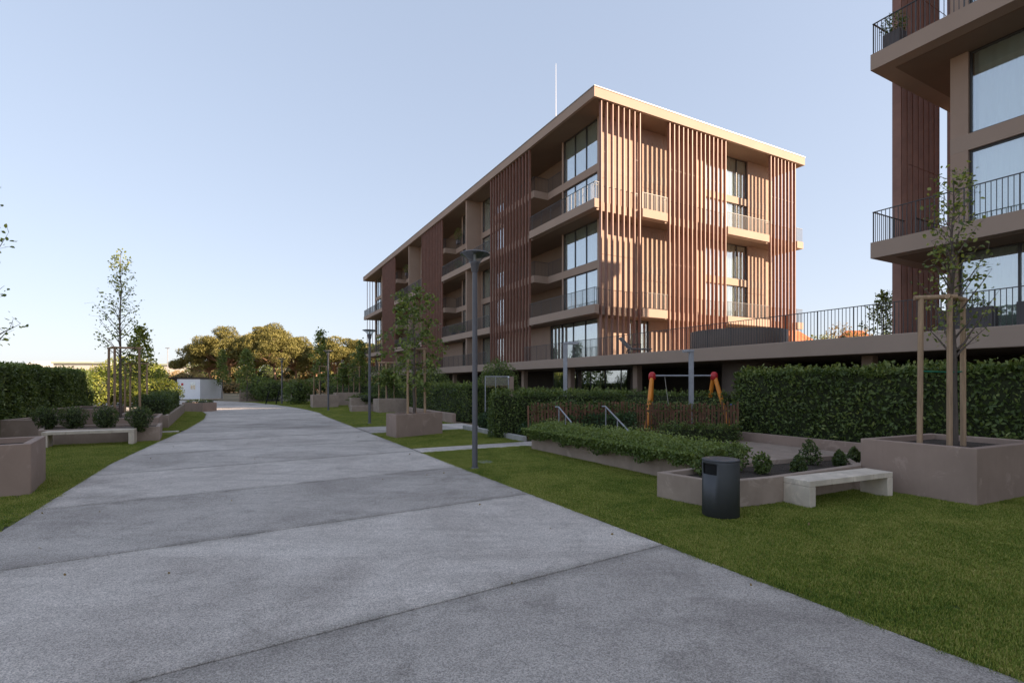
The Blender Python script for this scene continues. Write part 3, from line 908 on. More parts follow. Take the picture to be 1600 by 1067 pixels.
# picket fence round the play area
fa, fb = Vector((0.55,17.0)), Vector((7.75,17.55))
fd = (fb-fa).normalized(); fl=(fb-fa).length
fn = empty('picket_fence',(fa.x,fa.y,0)); fn.rotation_euler=(0,0,math.atan2(fd.y,fd.x)); tag(fn,'brown wooden picket fence overgrown with creeper in front of the swing','fence')
rg = random.Random(4)
pk = MB().box(-0.030,0.030,-0.011,0.011,0,1.18).mesh('picket', M['picket'])
x=0.0
while x<fl:
    o=link('picket',pk,fn); o.location=(x,0.0,rg.uniform(0.0,0.05)); o.rotation_euler=(0,rg.uniform(-0.015,0.015),rg.uniform(-0.08,0.08))
    o.scale=(rg.uniform(0.85,1.25),1,rg.uniform(0.95,1.05)); x+=rg.uniform(0.095,0.125)
for z in (0.3,0.95):
    MB().box(-0.05,fl+0.05,0.014,0.05,z-0.035,z+0.035).build('fence_rail', M['picket'], fn)
x=0.3
while x<fl:
    MB().box(x-0.04,x+0.04,0.052,0.13,-0.05,1.15).build('post', M['picket'], fn); x+=1.75

# stair handrails
def handrail(px, py, qx, qy, z0, z1, label):
    d0=F*(CAM_H-z0)/(py-HZ); d1=F*(CAM_H-z1)/(qy-HZ)
    a=Vector(((px-800)/F*d0,d0,z0)); b=Vector(((qx-800)/F*d1,d1,z1))
    root=empty('handrail',(a.x,a.y,0)); tag(root,label,'handrail','steel stair handrails')
    rel=lambda p: p-Vector((a.x,a.y,0))
    e=a+(a-b).normalized()*0.0+Vector((-0.10,0.05,0))
    m=MB().path([rel(e),rel(a),rel(b)],[0.021]*3,10); m.build('rail', M['galv'], root)
    for k in (0.02,0.55,0.98):
        p=a.lerp(b,k); MB().tube(rel(Vector((p.x,p.y,-0.05))),rel(p),0.016,0.016,8).build('post', M['galv'], root)
handrail(873,635.8,893,660,1.18,0.80,'left sloping steel handrail before the picket fence')
handrail(946,634.8,984,675,1.18,0.70,'right sloping steel handrail before the picket fence')

# garden gate
gt=empty('garden_gate',UV(24.4-2.4,10.95)); gt.rotation_euler=(0,0,ANG+R_(-20)); tag(gt,'pale metal framed glass gate between the hedges','gate')
gz=2.18
for x in (-0.50,0.0,0.62):
    MB().box(x-0.022 if x else -0.012,x+0.022 if x else 0.012,-0.03,0.03,-0.05,gz).build('frame_post', M['galv'], gt)
MB().box(-0.522,0.642,-0.03,0.03,gz+0.001,gz+0.05).build('top_rail', M['galv'], gt)
MB().box(-0.477,-0.013,-0.006,0.006,0.08,gz-0.02).build('pane', M['gateglass'], gt)
MB().box(0.013,0.597,-0.006,0.006,0.08,gz-0.02).build('pane', M['gateglass'], gt)
MB().box(0.66,0.86,-0.10,0.10,-0.05,gz+0.02).build('gate_pillar', M['planter'], gt)
MB().lathe([(0.0,0.05),(0.04,0.03),(0.05,0.0),(0.04,-0.03),(0,-0.05)],12,(0.62,-0.06,gz-0.02)).build('light', M['white'], gt)

# ---- left hand side
cL, rL = (-8.23,8.76), (-9.17,10.07)
dl = dirn(cL,rL); dm = Vector((-0.80,-0.60)).normalized()
Lp,_,Lc = planter('planter', rectpts(cL, dl, 1.62, dm, 1.9), 0.86, 'pinkish planter box cut by the left edge of the picture')
# irrigation hose ring in its soil
tr = MB(); c0=Vector((-9.05,8.75,0.79)); N=28
for i in range(N):
    a=2*math.pi*i/N; b=2*math.pi*(i+1)/N
    tr.tube(c0+Vector((0.42*math.cos(a),0.42*math.sin(a),0)),c0+Vector((0.42*math.cos(b),0.42*math.sin(b),0)),0.018,0.018,6,False)
o=tr.build('hose_ring', M['black']); tag(o,'black irrigation hose ring on the soil of the left planter','hose')
bench((-13.75,14.95),(-11.78,15.95),0.48,0.455,'long pale concrete bench on the left lawn')
p0=G(249.7,688.0)
planter('planter',[(p0.x,p0.y),(-14.4,15.55),(-15.6,17.0),(-12.5,18.3)],0.46,'low weathered planter with four round shrubs behind the left bench','planter_grey',0.12,0.07)
planter('planter',[(-13.05,18.9),(-14.9,18.4),(-16.6,20.4),(-14.6,21.4)],0.62,'angular planter with the tall staked sapling on the left','planter',0.12,0.08)
planter('planter',[(-15.1,17.7),(-17.6,17.6),(-18.3,20.6),(-17.0,20.2)],0.62,'sloping side planter between the left hedge and the sapling planter','planter_grey',0.12,0.08)
planter('planter',[(-14.6,21.75),(-21.1,33.0),(-23.0,32.4),(-16.6,21.4)],0.52,'long grey walled bed filled with dark trimmed hedge on the left','planter_grey',0.14,0.06)
planter('planter',[(-20.3,33.6),(-19.95,34.6),(-21.7,35.4),(-22.05,34.2)],0.58,'pinkish planter with low plants at the far left bend')
planter('planter',[(-18.0,22.6),(-20.5,22.6),(-21.5,25.5),(-19,25.2)],0.75,'pinkish planter in front of the sunlit bushes on the left','planter',0.12,0.08)
# ---- further along the right side
def pbox(px,py,w,d,h,label,mat='planter_grey',rz=0.0):
    p=G(px,py); a=ANG+rz
    pts=rectpts((p.x,p.y),(math.cos(a),math.sin(a)),w,(-math.sin(a),math.cos(a)),d)
    return planter('planter',pts,h,label,mat,0.12,0.08)
pbox(489,636.5,1.9,1.6,0.95,'tall pale planter box where the lawn narrows, third lamp beside it')
pbox(525,633,2.0,1.5,1.05,'grey planter box just right of the third lamp')
pbox(549,637.0,2.1,1.2,0.75,'wide grey planter with a group of slim staked trees')
pbox(550,643,3.4,0.9,0.36,'low kerb-high planter bed with shrubs near the second lamp')
pbox(592,644.5,1.9,1.6,0.85,'planter box behind the kerbside tree planter')
pbox(374,626.5,3.2,1.6,1.1,'far pale planter box right of the white cabin')

# white site cabin
p=G(312.3,625.6); cab=empty('site_cabin',(p.x,p.y,0.0)); tag(cab,'white portable site cabin parked at the far end of the street','cabin')
CW,CD,CH=2.35,4.25,2.33
MB().box(-CW,0,0,CD,0.14,CH-0.06).build('body', M['white'], cab)
MB().box(-CW-0.03,0.03,-0.03,CD+0.03,CH-0.058,CH).build('roof', M['cap'], cab)
for (x,y) in ((0,0),(-CW,0),(0,CD),(-CW,CD)):
    MB().box(x-0.05,x+0.05,y-0.05,y+0.05,0.0,CH-0.065).build('corner_post', M['white'], cab)
for i in range(9):
    MB().box(-CW+0.2+i*0.23,-CW+0.2+i*0.23+0.02,-0.012,-0.001,0.2,0.95).build('panel_rib', M['white'], cab)
wd=MB().box(-1.02,-0.46,-0.02,0.0,1.18,2.0).build('window', M['white'], cab)
MB().box(-0.98,-0.77,-0.03,-0.021,1.22,1.96).build('pane', M['glass'], wd)
MB().box(-0.71,-0.50,-0.03,-0.021,1.22,1.96).build('pane', M['glass'], wd)
MB().box(-2.0,-1.78,-0.012,-0.001,1.62,1.86).build('sign', M['red'], cab)

# sun lounger on the terrace
lg=empty('sun_lounger',UV(22.2,18.9,ZP)); lg.rotation_euler=(0,0,R_(8)); tag(lg,'grey sling sun lounger with raised back on the terrace','sun lounger')
MB().add([(0.0,0,1.0),(0.0,0.6,1.0),(0.55,0.6,0.40),(0.55,0,0.40),(0.02,0,1.02),(0.02,0.6,1.02),(0.57,0.6,0.42),(0.57,0,0.42)],[(0,1,2,3),(7,6,5,4),(0,3,7,4),(1,5,6,2),(0,4,5,1),(3,2,6,7)]).build('backrest', M['greyfabric'], lg)
MB().box(0.57,1.75,0,0.6,0.38,0.41).build('seat', M['greyfabric'], lg)
for (x,y) in ((0.45,0.02),(0.45,0.58),(1.55,0.02),(1.55,0.58)):
    MB().tube((x,y,0.0),(x+0.08,y,0.39),0.018,0.018,8).build('leg', M['rail'], lg)
for y in (-0.01,0.61):
    MB().tube((0.5,y,0.36),(1.78,y,0.36),0.016,0.016,8).build('side_rail', M['rail'], lg)
tb=empty('terrace_table',UV(23.2,20.6,ZP)); tag(tb,'small dark table next to the sun lounger on the terrace','table')
MB().box(-0.4,0.4,-0.4,0.4,0.70,0.73).build('table_top', M['rail'], tb)
for (x,y) in ((-.36,-.36),(.36,-.36),(-.36,.36),(.36,.36)): MB().box(x-0.02,x+0.02,y-0.02,y+0.02,0,0.699).build('leg', M['rail'], tb)

# pots on the right block
def pot(name, loc, sx, sy, h, label, rz=ANG):
    r=empty(name, loc, rz); tag(r,label,'plant pot')
    o,i=inset([(0,0),(sx,0),(sx,sy),(0,sy)],0.03)
    MB().ring(o,i,0,h,h-0.12).build('box', M['pot'], r, 0.006,1)
    MB().add([(p[0],p[1],h-0.06) for p in i],[(0,1,2,3)]).build('soil', M['soil'], r)
    return r
POT_A = pot('plant_pot', UV(9.29-0.75,18.46+0.22,Z3), 0.42, 0.5, 0.55, 'grey plant pot on the upper corner balcony at top right')
POT_B = pot('plant_pot', UV(6.2,18.46+0.02,ZP), 0.42, 1.25, 0.62, 'left dark trough with flowers on the terrace of the right block')
POT_C = pot('plant_pot', UV(4.0,18.46+0.02,ZP), 0.42, 1.7, 0.66, 'right dark trough with red flowers on the terrace of the right block')

# paved ramp and beds between the planters and the play fence
rp = MB().prism([tuple(UV(6.2,9.0)[:2]),tuple(UV(6.2,14.9)[:2]),tuple(UV(11.5,14.9)[:2]),tuple(UV(14.2,9.0)[:2])], -0.06, -0.035).build('ramp_paving', M['planter_grey']); tag(rp,'concrete ramp paving in front of the play fence',kind='structure')
# ================================================================== VEGETATION
def leaves(name, C, size, mat, parent, rng, up=0.35, aspect=0.5, var=None, Nrm=None, hexa=True, jit=0.35):
    """C: (n,3) leaf centres; each leaf a folded blade of two faces"""
    n = len(C)
    a = rng.normal(size=(n,3)); 
    if Nrm is not None: a = a*0.75 + Nrm*0.6
    a[:,2] += up*rng.random(n)
    a /= np.linalg.norm(a,axis=1,keepdims=True)+1e-9
    h = rng.normal(size=(n,3)) + np.array([0,0,0.8])
    if Nrm is not None: h = h*0.7 + Nrm
    s = np.cross(a,h); s /= np.linalg.norm(s,axis=1,keepdims=True)+1e-9
    nn = np.cross(s,a)
    L = size*(1+jit*(rng.random(n)*2-1)); W = L*aspect
    L = L[:,None]; W=W[:,None]
    if hexa:
        V_ = np.stack([C-a*L*0.5, C-a*L*0.15+s*W*0.5+nn*W*0.18, C+a*L*0.22+s*W*0.42+nn*W*0.15, C+a*L*0.5-nn*L*0.06, C+a*L*0.22-s*W*0.42+nn*W*0.15, C-a*L*0.15-s*W*0.5+nn*W*0.18],axis=1)
        fi = np.array([0,1,2,3, 0,3,4,5]); m=6; loops=8; tot=[4,4]
    else:
        V_ = np.stack([C-a*L*0.5, C+s*W*0.5+nn*W*0.15, C+a*L*0.5, C-s*W*0.5+nn*W*0.15],axis=1)
        fi = np.array([0,1,2,3]); m=4; loops=4; tot=[4]
    me = bpy.data.meshes.new(name)
    me.vertices.add(n*m); me.vertices.foreach_set('co', V_.reshape(-1).astype(np.float32))
    li = (np.arange(n)[:,None]*m + fi[None,:]).reshape(-1)
    me.loops.add(n*loops); me.loops.foreach_set('vertex_index', li.astype(np.int32))
    k=len(tot); me.polygons.add(n*k)
    me.polygons.foreach_set('loop_start', (np.arange(n*k)*4).astype(np.int32))
    me.polygons.foreach_set('loop_total', np.full(n*k,4,dtype=np.int32))
    me.update(calc_edges=True)
    vv = rng.random(n) if var is None else var
    at = me.attributes.new('var','FLOAT','POINT'); at.data.foreach_set('value', np.repeat(vv,m).astype(np.float32))
    me.materials.append(M[mat])
    return link(name, me, parent)
def vnoise(P, sc, seed):
    r = np.random.default_rng(seed); s = 0
    for k in range(5):
        d = r.normal(size=3); d/=np.linalg.norm(d); s = s + np.sin(P@d*sc*(1+0.7*k)+r.random()*6.28)/(1+0.5*k)
    return s/2.6

def hedge(p0, p1, width, h, label, mat='laurel', dens=260, size=0.095, seed=1, z0=0.0, lump=0.07, cat='hedge', name='hedge', spr=0.05, shoots=9):
    """box hedge from p0 to p1 (centre line)"""
    p0=Vector((p0[0],p0[1],0)); p1=Vector((p1[0],p1[1],0)); d=(p1-p0); L_=d.length
    root=empty(name,(p0.x,p0.y,z0),math.atan2(d.y,d.x)); tag(root,label,cat)
    r=np.random.default_rng(seed); w=width/2
    core=MB().box(0.12,L_-0.12,-w+0.13,w-0.13,-0.03,h-0.14).build('branches_or_core', M['twigs_or_core'], root)  # solid dark box added inside the leaves to block light
    faces=[]; 
    def add(n,fn,nrm): 
        a=r.random(n); b=r.random(n); faces.append((fn(a,b),np.tile(np.array(nrm,float),(n,1))))
    add(int(L_*h*dens),lambda a,b:np.stack([a*L_,0*a-w,b*h],1),(0,-1,0))
    add(int(L_*h*dens*0.5),lambda a,b:np.stack([a*L_,0*a+w,b*h],1),(0,1,0))
    add(int(L_*width*dens),lambda a,b:np.stack([a*L_,(b*2-1)*w,0*a+h],1),(0,0,1))
    add(int(width*h*dens),lambda a,b:np.stack([0*a,(b*2-1)*w,a*h],1),(-1,0,0))
    add(int(width*h*dens),lambda a,b:np.stack([0*a+L_,(b*2-1)*w,a*h],1),(1,0,0))
    P=np.concatenate([f[0] for f in faces]); N=np.concatenate([f[1] for f in faces])
    n=len(P)
    bulge=vnoise(P,2.2,seed)*lump + vnoise(P,6.0,seed+7)*lump*0.5
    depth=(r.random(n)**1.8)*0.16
    P=P+N*(bulge-depth+0.03)[:,None]+r.normal(size=(n,3))*0.02
    # rounded top edge
    # stray shoots
    m=r.random(n)<spr
    P[m]+=N[m]*(r.random(m.sum())*0.10)[:,None]+np.array([0,0,1])*(r.random(m.sum())*0.09)[:,None]
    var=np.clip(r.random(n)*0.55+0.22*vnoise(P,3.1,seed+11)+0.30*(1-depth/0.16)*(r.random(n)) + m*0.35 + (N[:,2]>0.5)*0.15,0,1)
    # young shoots standing up from the clipped top and out of the face
    ns=int(L_*shoots); SP=[];SN=[]
    for i in range(ns):
        top=r.random()<0.72
        b0=np.array([r.random()*L_,(r.random()*2-1)*w,h+0.02]) if top else np.array([r.random()*L_,-w-0.02,r.random()*h])
        dd=np.array([r.normal()*0.25,r.normal()*0.25-(0 if top else 0.5),1.0]); dd/=np.linalg.norm(dd); ln=r.uniform(0.08,0.26)
        for j in range(int(ln/0.022)):
            SP.append(b0+dd*j*0.022+r.normal(size=3)*0.018); SN.append(dd)
    if SP:
        P=np.concatenate([P,np.array(SP)]); N=np.concatenate([N,np.array(SN)]); var=np.concatenate([var,0.6+0.4*r.random(len(SP))])
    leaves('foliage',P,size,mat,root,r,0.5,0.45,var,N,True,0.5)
    return root
def shrub(p, rx, ry, h, label, mat='box_leaf', n=900, size=0.06, seed=1, name='shrub', z0=0.0, cat='shrub', group=None, taper=0.25, core=True):
    root=empty(name,(p[0],p[1],z0)); tag(root,label,cat,group)
    r=np.random.default_rng(seed)
    t=r.random(n)*2*np.pi; cz=r.random(n)*2-1
    rad=(0.55+0.45*r.random(n)**0.5)
    N=np.stack([np.sqrt(1-cz**2)*np.cos(t),np.sqrt(1-cz**2)*np.sin(t),cz],1)
    k=1+0.16*vnoise(N*2,2.0,seed)+0.10*vnoise(N*4,3.0,seed+3)
    z=0.5+0.5*cz
    sh=(1-taper)+taper*2*z if taper>0 else (1.35-0.85*z if taper<-1.5 else 1+0*z)
    P=np.stack([N[:,0]*rx*rad*k*sh,N[:,1]*ry*rad*k*sh,h*(0.5+0.5*N[:,2]*rad*k)],1)
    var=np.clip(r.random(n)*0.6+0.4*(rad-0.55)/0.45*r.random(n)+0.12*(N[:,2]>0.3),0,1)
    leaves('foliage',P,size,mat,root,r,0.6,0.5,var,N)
    b=MB(); rr=random.Random(seed)
    for i in range(6):
        a=rr.random()*6.28; e=Vector((math.cos(a)*rx*0.6,math.sin(a)*ry*0.6,h*rr.uniform(0.5,0.85)))
        b.tube((math.cos(a)*0.03,math.sin(a)*0.03,-0.03),e,0.012,0.004,5)
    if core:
        b.lathe([(0.0,h*0.12),(rx*0.42,h*0.3),(rx*0.52,h*0.55),(rx*0.36,h*0.78),(0,h*0.86)],10)  # solid core merged with the branch tubes
    b.build('branches_or_core', M['twigs_or_core'], root)
    return root

# hedges on the right
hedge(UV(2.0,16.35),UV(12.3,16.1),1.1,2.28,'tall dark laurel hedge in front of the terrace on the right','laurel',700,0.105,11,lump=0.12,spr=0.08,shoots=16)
hedge((-0.75,18.15),(3.9,18.4),0.95,1.55,'trimmed green hedge behind the picket fence','laurel',620,0.075,12)
hedge((4.9,16.75),(7.5,16.95),0.5,0.5,'low dark shrubs at the foot of the picket fence','laurel',520,0.07,19,name='shrub_row',cat='shrub',lump=0.12)
hedge(UV(22.9,10.35),UV(42,10.35),1.0,1.78,'dark clipped hedge along the path, left of the gate','laurel',480,0.09,13)
hedge(UV(43,10.6),UV(66,10.4),1.2,1.75,'far dark hedge below the far end of the long block','laurel',170,0.12,14)
hedge(UV(13.5,16.9),UV(31,16.9),0.8,1.45,'dark background hedge at the foot of the ground floor','laurel',260,0.09,15)
# hedge on the left
hedge(UV(12.5,-8.5),UV(39.5,-8.6),1.7,2.55,'tall green laurel hedge along the left edge','laurel',420,0.11,16,lump=0.16,spr=0.08)
hedge((-15.7,22.3),(-21.7,32.3),1.1,0.95,'dark trimmed hedge inside the long grey walled bed','box_leaf',460,0.08,17,z0=0.3)

# creeper on the long low planter and along the fence
def creeper(name, poly_fn, n, label, mat, size, seed, cat='creeper', loc=(0,0,0)):
    root=empty(name,loc); tag(root,label,cat)
    r=np.random.default_rng(seed); P,N,var=poly_fn(r,n)
    P=P-np.array(loc)
    leaves('foliage',P,size,mat,root,r,0.5,0.6,var,N)
    return root
def cre_long(r,n):
    u=r.uniform(6.55,12.85,n); t=r.random(n); z=np.zeros(n); v=np.zeros(n)
    v=7.38+t*1.5
    mound=0.56+0.16*np.sin(t*np.pi)**0.6+0.05*vnoise(np.stack([u,v,0*u],1)*1.0,2.6,3)+0.03*vnoise(np.stack([u,v,0*u],1),9.0,4)
    z=mound*(0.62+0.40*r.random(n)**0.5)+0.10*(r.random(n)<0.06)
    hang=r.random(n)<0.30
    v[hang]=7.34+r.normal(size=hang.sum())*0.06; z[hang]=0.60-r.random(hang.sum())**2.0*(0.26+0.14*vnoise(np.stack([u[hang],0*u[hang],0*u[hang]],1),5.3,17))
    P=U_np[None]*u[:,None]+V_np[None]*v[:,None]; P[:,2]=z
    N=np.tile(np.array([-0.2,-0.3,0.8]),(n,1))
    var=np.clip((z-0.3)*1.1+0.5*r.random(n),0,1)
    return P,N,var
U_np=np.array(U); V_np=np.array(V)
creeper('creeper',cre_long,46000,'mass of green creeper spilling over the long low planter','ground_leaf',0.046,21,loc=tuple(UV(10.3,8.2)))
def cre_fence(r,n):
    x=0.6+7.2*r.random(n)**1.15; y=17.0+(x-0.55)/7.2*0.55
    cov=0.55+0.45*vnoise(np.stack([x,x*0,x*0],1),1.3,8)
    z=0.05+1.25*r.random(n)
    dens=np.where(z<0.45,0.9,np.where(z>1.0,0.75,0.30))*np.clip(cov+0.35-(x-2)*0.03,0.1,1)
    k=r.random(n)<dens
    x,y,z=x[k],y[k],z[k]; m=len(x)
    side=np.where(r.random(m)<0.6,-1,1)
    P=np.stack([x,y+side*(0.05+0.13*r.random(m)),z+0.12*vnoise(np.stack([x*2,z,x],1),2,5)],1)
    N=np.stack([0*x,-1+0*x,0.3+0*x],1)
    return P,N,r.random(m)*0.8
creeper('creeper',cre_fence,9000,'creeper climbing through the wooden picket fence','laurel',0.065,22,loc=(4.1,17.2,0))
# dark junipers behind the kerb
rr=random.Random(6)
for i,(u,v) in enumerate(((14.9,9.2),(15.9,9.5),(16.9,9.2),(17.9,9.5),(18.8,9.2))):
    shrub(UV(u,v),0.75,0.75,0.72,('nearest','second','third','fourth','farthest')[i]+' of the low dark junipers in a row behind the kerb','juniper',1500,0.11,30+i,'juniper_shrub',cat='shrub',group='junipers behind the kerb',taper=-1)
hedge(UV(14.6,9.9),UV(12.9,11.5),0.7,0.85,'low dark juniper mat before the hedge end','juniper',300,0.10,36,name='juniper_bed',cat='shrub')
# box balls on the left planter
for i,px in enumerate((73,115,165,218)):
    p=G(px,671.0,0.39)
    shrub(p,0.37,0.37,0.80,('leftmost','second from left','third from left','rightmost')[i]+' clipped round shrub behind the left bench','box_leaf',1500,0.055,40+i,'round_shrub',z0=0.36,group='round shrubs on the left',taper=0.22)
# small shrubs in the bed behind the bin
for i,(px,py,s) in enumerate(((1247,724,0.30),(1266,712,0.46),(1312,714,0.30),(1334,708,0.30),(1190,726,0.36),(1098,728,0.44),(1150,722,0.5))):
    p=G(px,py+14,0.32)
    shrub(p,s*0.42,s*0.42,s*1.1,('small pointed shrub left of the taller one in the low bed','tallest pointed shrub in the low bed','little shrub right of the tallest in the low bed','last little shrub beside the big planter wall','bushy shrub just right of the bin in the low bed','leafy shrub left of the bin top in the low bed','leafy shrub behind the bin in the low bed')[i],'laurel' if i>3 else 'box_leaf',500,0.055,50+i,'small_shrub',z0=0.30,taper=-1 if i>3 else -2,core=False)
# soil plants
shrub((-21.0,34.4),0.9,0.5,0.35,'low plants in the pinkish far left planter','box_leaf',700,0.08,60,'planter_plants',z0=0.45,core=False)

# ---- trees
def tree(name, base, trunk_h, top, label, mat='pear', seed=1, nb=26, spread=1.3, leaf=0.075, nl=26, z0=0.0, r0=0.045, droop=0.0, up=0.75, cat='tree', group=None, bark='bark', prof=None, lstart=0.35):
    root=empty(name,(base[0],base[1],z0)); tag(root,label,cat,group)
    rg=random.Random(seed); r=np.random.default_rng(seed)
    b=MB(); pts=[]; rs=[]; n=9
    wob=[Vector((rg.uniform(-1,1),rg.uniform(-1,1),0))*0.05*min(1,top/5) for _ in range(n+1)]
    for i in range(n+1):
        k=i/n; pts.append(Vector((0,0,top*k))+wob[i]*min(1,k*3)); rs.append(r0*(1-k)**0.8+0.005)
    b.path(pts,rs,8)
    C=[]; 
    def at(z):
        k=z/top*n; i=min(n-1,int(k)); return pts[i].lerp(pts[i+1],k-i)
    bb=MB()
    for i in range(nb):
        k=(i+rg.random())/nb; z=trunk_h+(top*0.97-trunk_h)*k
        p=at(z); a=i*2.4+rg.uniform(-0.5,0.5)
        wid=prof(k) if prof else (1-k)**0.75
        L_=spread*(wid)*rg.uniform(0.55,1.15)+0.12
        d=Vector((math.cos(a),math.sin(a),up*rg.uniform(0.6,1.4))).normalized()
        q=[p]; m=5
        for j in range(1,m+1):
            d2=(d+Vector((0,0,-droop*j/m+ (0.25*j/m if droop==0 else 0)))+Vector((rg.uniform(-1,1),rg.uniform(-1,1),rg.uniform(-1,1)))*0.16).normalized()
            q.append(q[-1]+d2*L_/m)
        br=max(0.005,r0*0.38*(1-k)+0.004)
        bb.path(q,[br*(1-j/(m+0.6)) for j in range(m+1)],5)
        # twigs
        for j in range(2,m+1):
            for s in range(1):
                t=q[j]+Vector((rg.uniform(-1,1),rg.uniform(-1,1),rg.uniform(-0.3,0.9)))*L_*0.22
                bb.tube(q[j],t,0.004,0.002,4,False)
                for _ in range(max(1,int(nl*0.12))): C.append(tuple(t+Vector((rg.gauss(0,1),rg.gauss(0,1),rg.gauss(0,1)))*0.05))
        for _ in range(nl):
            k2=lstart+(1-lstart)*rg.random()**0.8; x=k2*m; j=min(m-1,int(x)); c=q[j].lerp(q[j+1],x-j)
            C.append(tuple(c+Vector((rg.gauss(0,1),rg.gauss(0,1),rg.gauss(0,1)-0.4))*leaf*1.0))
    b.build('trunk', M[bark], root)
    bb.build('branches_or_core', M[bark], root)
    C=np.array(C)
    leaves('crown',C,leaf,mat,root,r,-0.2 if droop else 0.2,0.62)
    return root
def stakes(name, cpt, pts3, h, label, z0, tie=True):
    root=empty(name,(cpt[0],cpt[1],z0)); tag(root,label,'tree stakes','wooden tree stakes')
    rel=[Vector((p[0]-cpt[0],p[1]-cpt[1],0)) for p in pts3]
    for p in rel: MB().tube(p+Vector((0,0,-0.25)),p*0.96+Vector((0,0,h)),0.045,0.042,10).build('stake', M['stake'], root)
    for a,b in zip(rel,rel[1:]):
        d=(b-a).normalized()*0.10
        MB().tube(a*0.96-d+Vector((0,0,h+0.02)),b*0.96+d+Vector((0,0,h+0.02)),0.042,0.042,10).build('crossbar', M['stake'], root)
    if tie:
        t=MB()
        for p in rel: t.tube(p*0.97+Vector((0,0,h*0.52)),Vector((0,0,h*0.52-0.02)),0.012,0.012,6)
        t.build('tie', M['tie'], root)
    return root
# right planter tree
tree('young_tree',(7.78,9.0),1.55,4.75,'sparse young tree rising from the big right planter','pear',101,46,1.0,0.07,14,z0=0.75,r0=0.05,up=1.15,prof=lambda k:0.35+0.75*(1-abs(k-0.25))**2*(1-k*0.6))
stakes('tree_stakes',(7.78,9.0),[(7.10,8.92),(7.52,8.80),(8.02,9.10)],2.62,'three round wooden stakes with crossbars in the big right planter',0.74)
# left edge tree, only its branch tips reach into the picture
tree('young_tree',(-9.72,9.35),1.5,5.2,'young tree whose branch tips enter at the left edge','pear',102,34,1.05,0.07,10,z0=0.75,r0=0.05,up=0.95)
# kerbside maple
tree('young_maple',(-3.60,18.85),1.0,4.75,'leafy young maple in the kerbside planter','maple',103,32,1.35,0.125,46,z0=0.7,r0=0.05,up=0.35,droop=0.75,prof=lambda k:0.45+0.65*math.sin(min(1,k*1.25)*math.pi)*(1-0.45*k))
stakes('tree_stakes',(-3.60,18.85),[(-3.78,18.55),(-3.62,19.15),(-3.22,18.95)],2.45,'wooden stakes holding the kerbside maple',0.68,False)
# left saplings
tree('young_tree',(-15.45,20.2),2.2,6.5,'tall slender sapling above the left planters','pear',104,40,1.6,0.09,15,z0=0.5,r0=0.05,up=1.0,prof=lambda k:0.15+0.9*(1-k)**1.1)
stakes('tree_stakes',(-15.45,20.2),[(-16.0,20.3),(-15.45,19.9),(-14.75,20.3)],2.75,'wooden stakes around the tall left sapling',0.5,False)
tree('young_tree',(-18.0,24.8),1.5,4.2,'sunlit yellow-green young tree behind the left sapling','goldbush',105,26,1.0,0.13,36,z0=0.5,r0=0.045,up=0.25,droop=0.3)
stakes('tree_stakes',(-18.2,24.8),[(-18.6,24.6),(-18.2,24.4),(-17.6,24.7)],2.3,'slender stakes of the sunlit young tree on the left',0.5,False)
# trees along the far right lawn
for i,(px,py,top,sp,lab) in enumerate(((501,632,6.6,1.1,'tall young tree beside the third lamp'),(563,631,5.6,1.2,'young tree in the wide grey planter'),(537,629,3.6,0.8,'small sapling between the grey planters'),(605,640,2.7,0.6,'young tree half hidden behind the kerbside maple'),(386,628,5.2,1.3,'young tree at the far bend, right of the cabin'),(347,624.5,5.6,0.8,'slim cypress-like sapling touching the white cabin'))):
    p=G(px,py)
    tree('young_tree',p,1.7,top,lab,'maple',110+i,26,sp,0.17,42,z0=0.1,r0=0.05,up=0.35,droop=0.35)
    if i<4: stakes('tree_stakes',p,[(p.x-0.6,p.y),(p.x,p.y-0.3),(p.x+0.5,p.y)],2.7,('stakes of the tall young tree by the third lamp','stakes in the wide grey planter','stakes of the small sapling between planters','stakes of the young tree behind the maple')[i],0.6,False)
# far bushes on the right lawn and play area
for i,(px,py,rx,h,lab) in enumerate(((405,626,2.0,2.6,'dark bush left of the farthest lamp'),(425,627,1.9,2.3,'dark bush right of the farthest lamp'),(467,631,1.4,2.2,'rounded small tree by the play frame'))):
    p=G(px,py); shrub(p,rx,rx,h,lab,'laurel',2200,0.16,130+i,'far_bush',taper=-1)
for i,(px,py,rx,h,lab) in enumerate(((575,636,1.6,0.9,'low shrubs in the kerb-high planter bed'),(530,632,1.2,0.55,'dark low plants before the grey planters'))):
    p=G(px,py); shrub(p,rx,0.8,h,lab,'laurel',1200,0.12,140+i,'low_shrub',taper=-1,z0=0.2)
# tall shrubs in front of the long block
for i,(u,v,rx,h,lab) in enumerate(((25.0,12.6,1.15,3.2,'rounded olive-like bush in front of the fin panel, right of the gate'),(35.5,12.4,1.6,2.9,'broad bush behind the hedge, left of the main lamp'),(49.0,13.0,2.0,3.6,'dark bush below the far bays of the long block'),(58.0,12.2,2.2,4.0,'dark tree-like bush near the far corner of the long block'))):
    shrub(UV(u,v),rx,rx,h,lab,'laurel',5200 if i<2 else 3200,0.10 if i<2 else 0.14,150+i,'tall_bush',taper=-1)

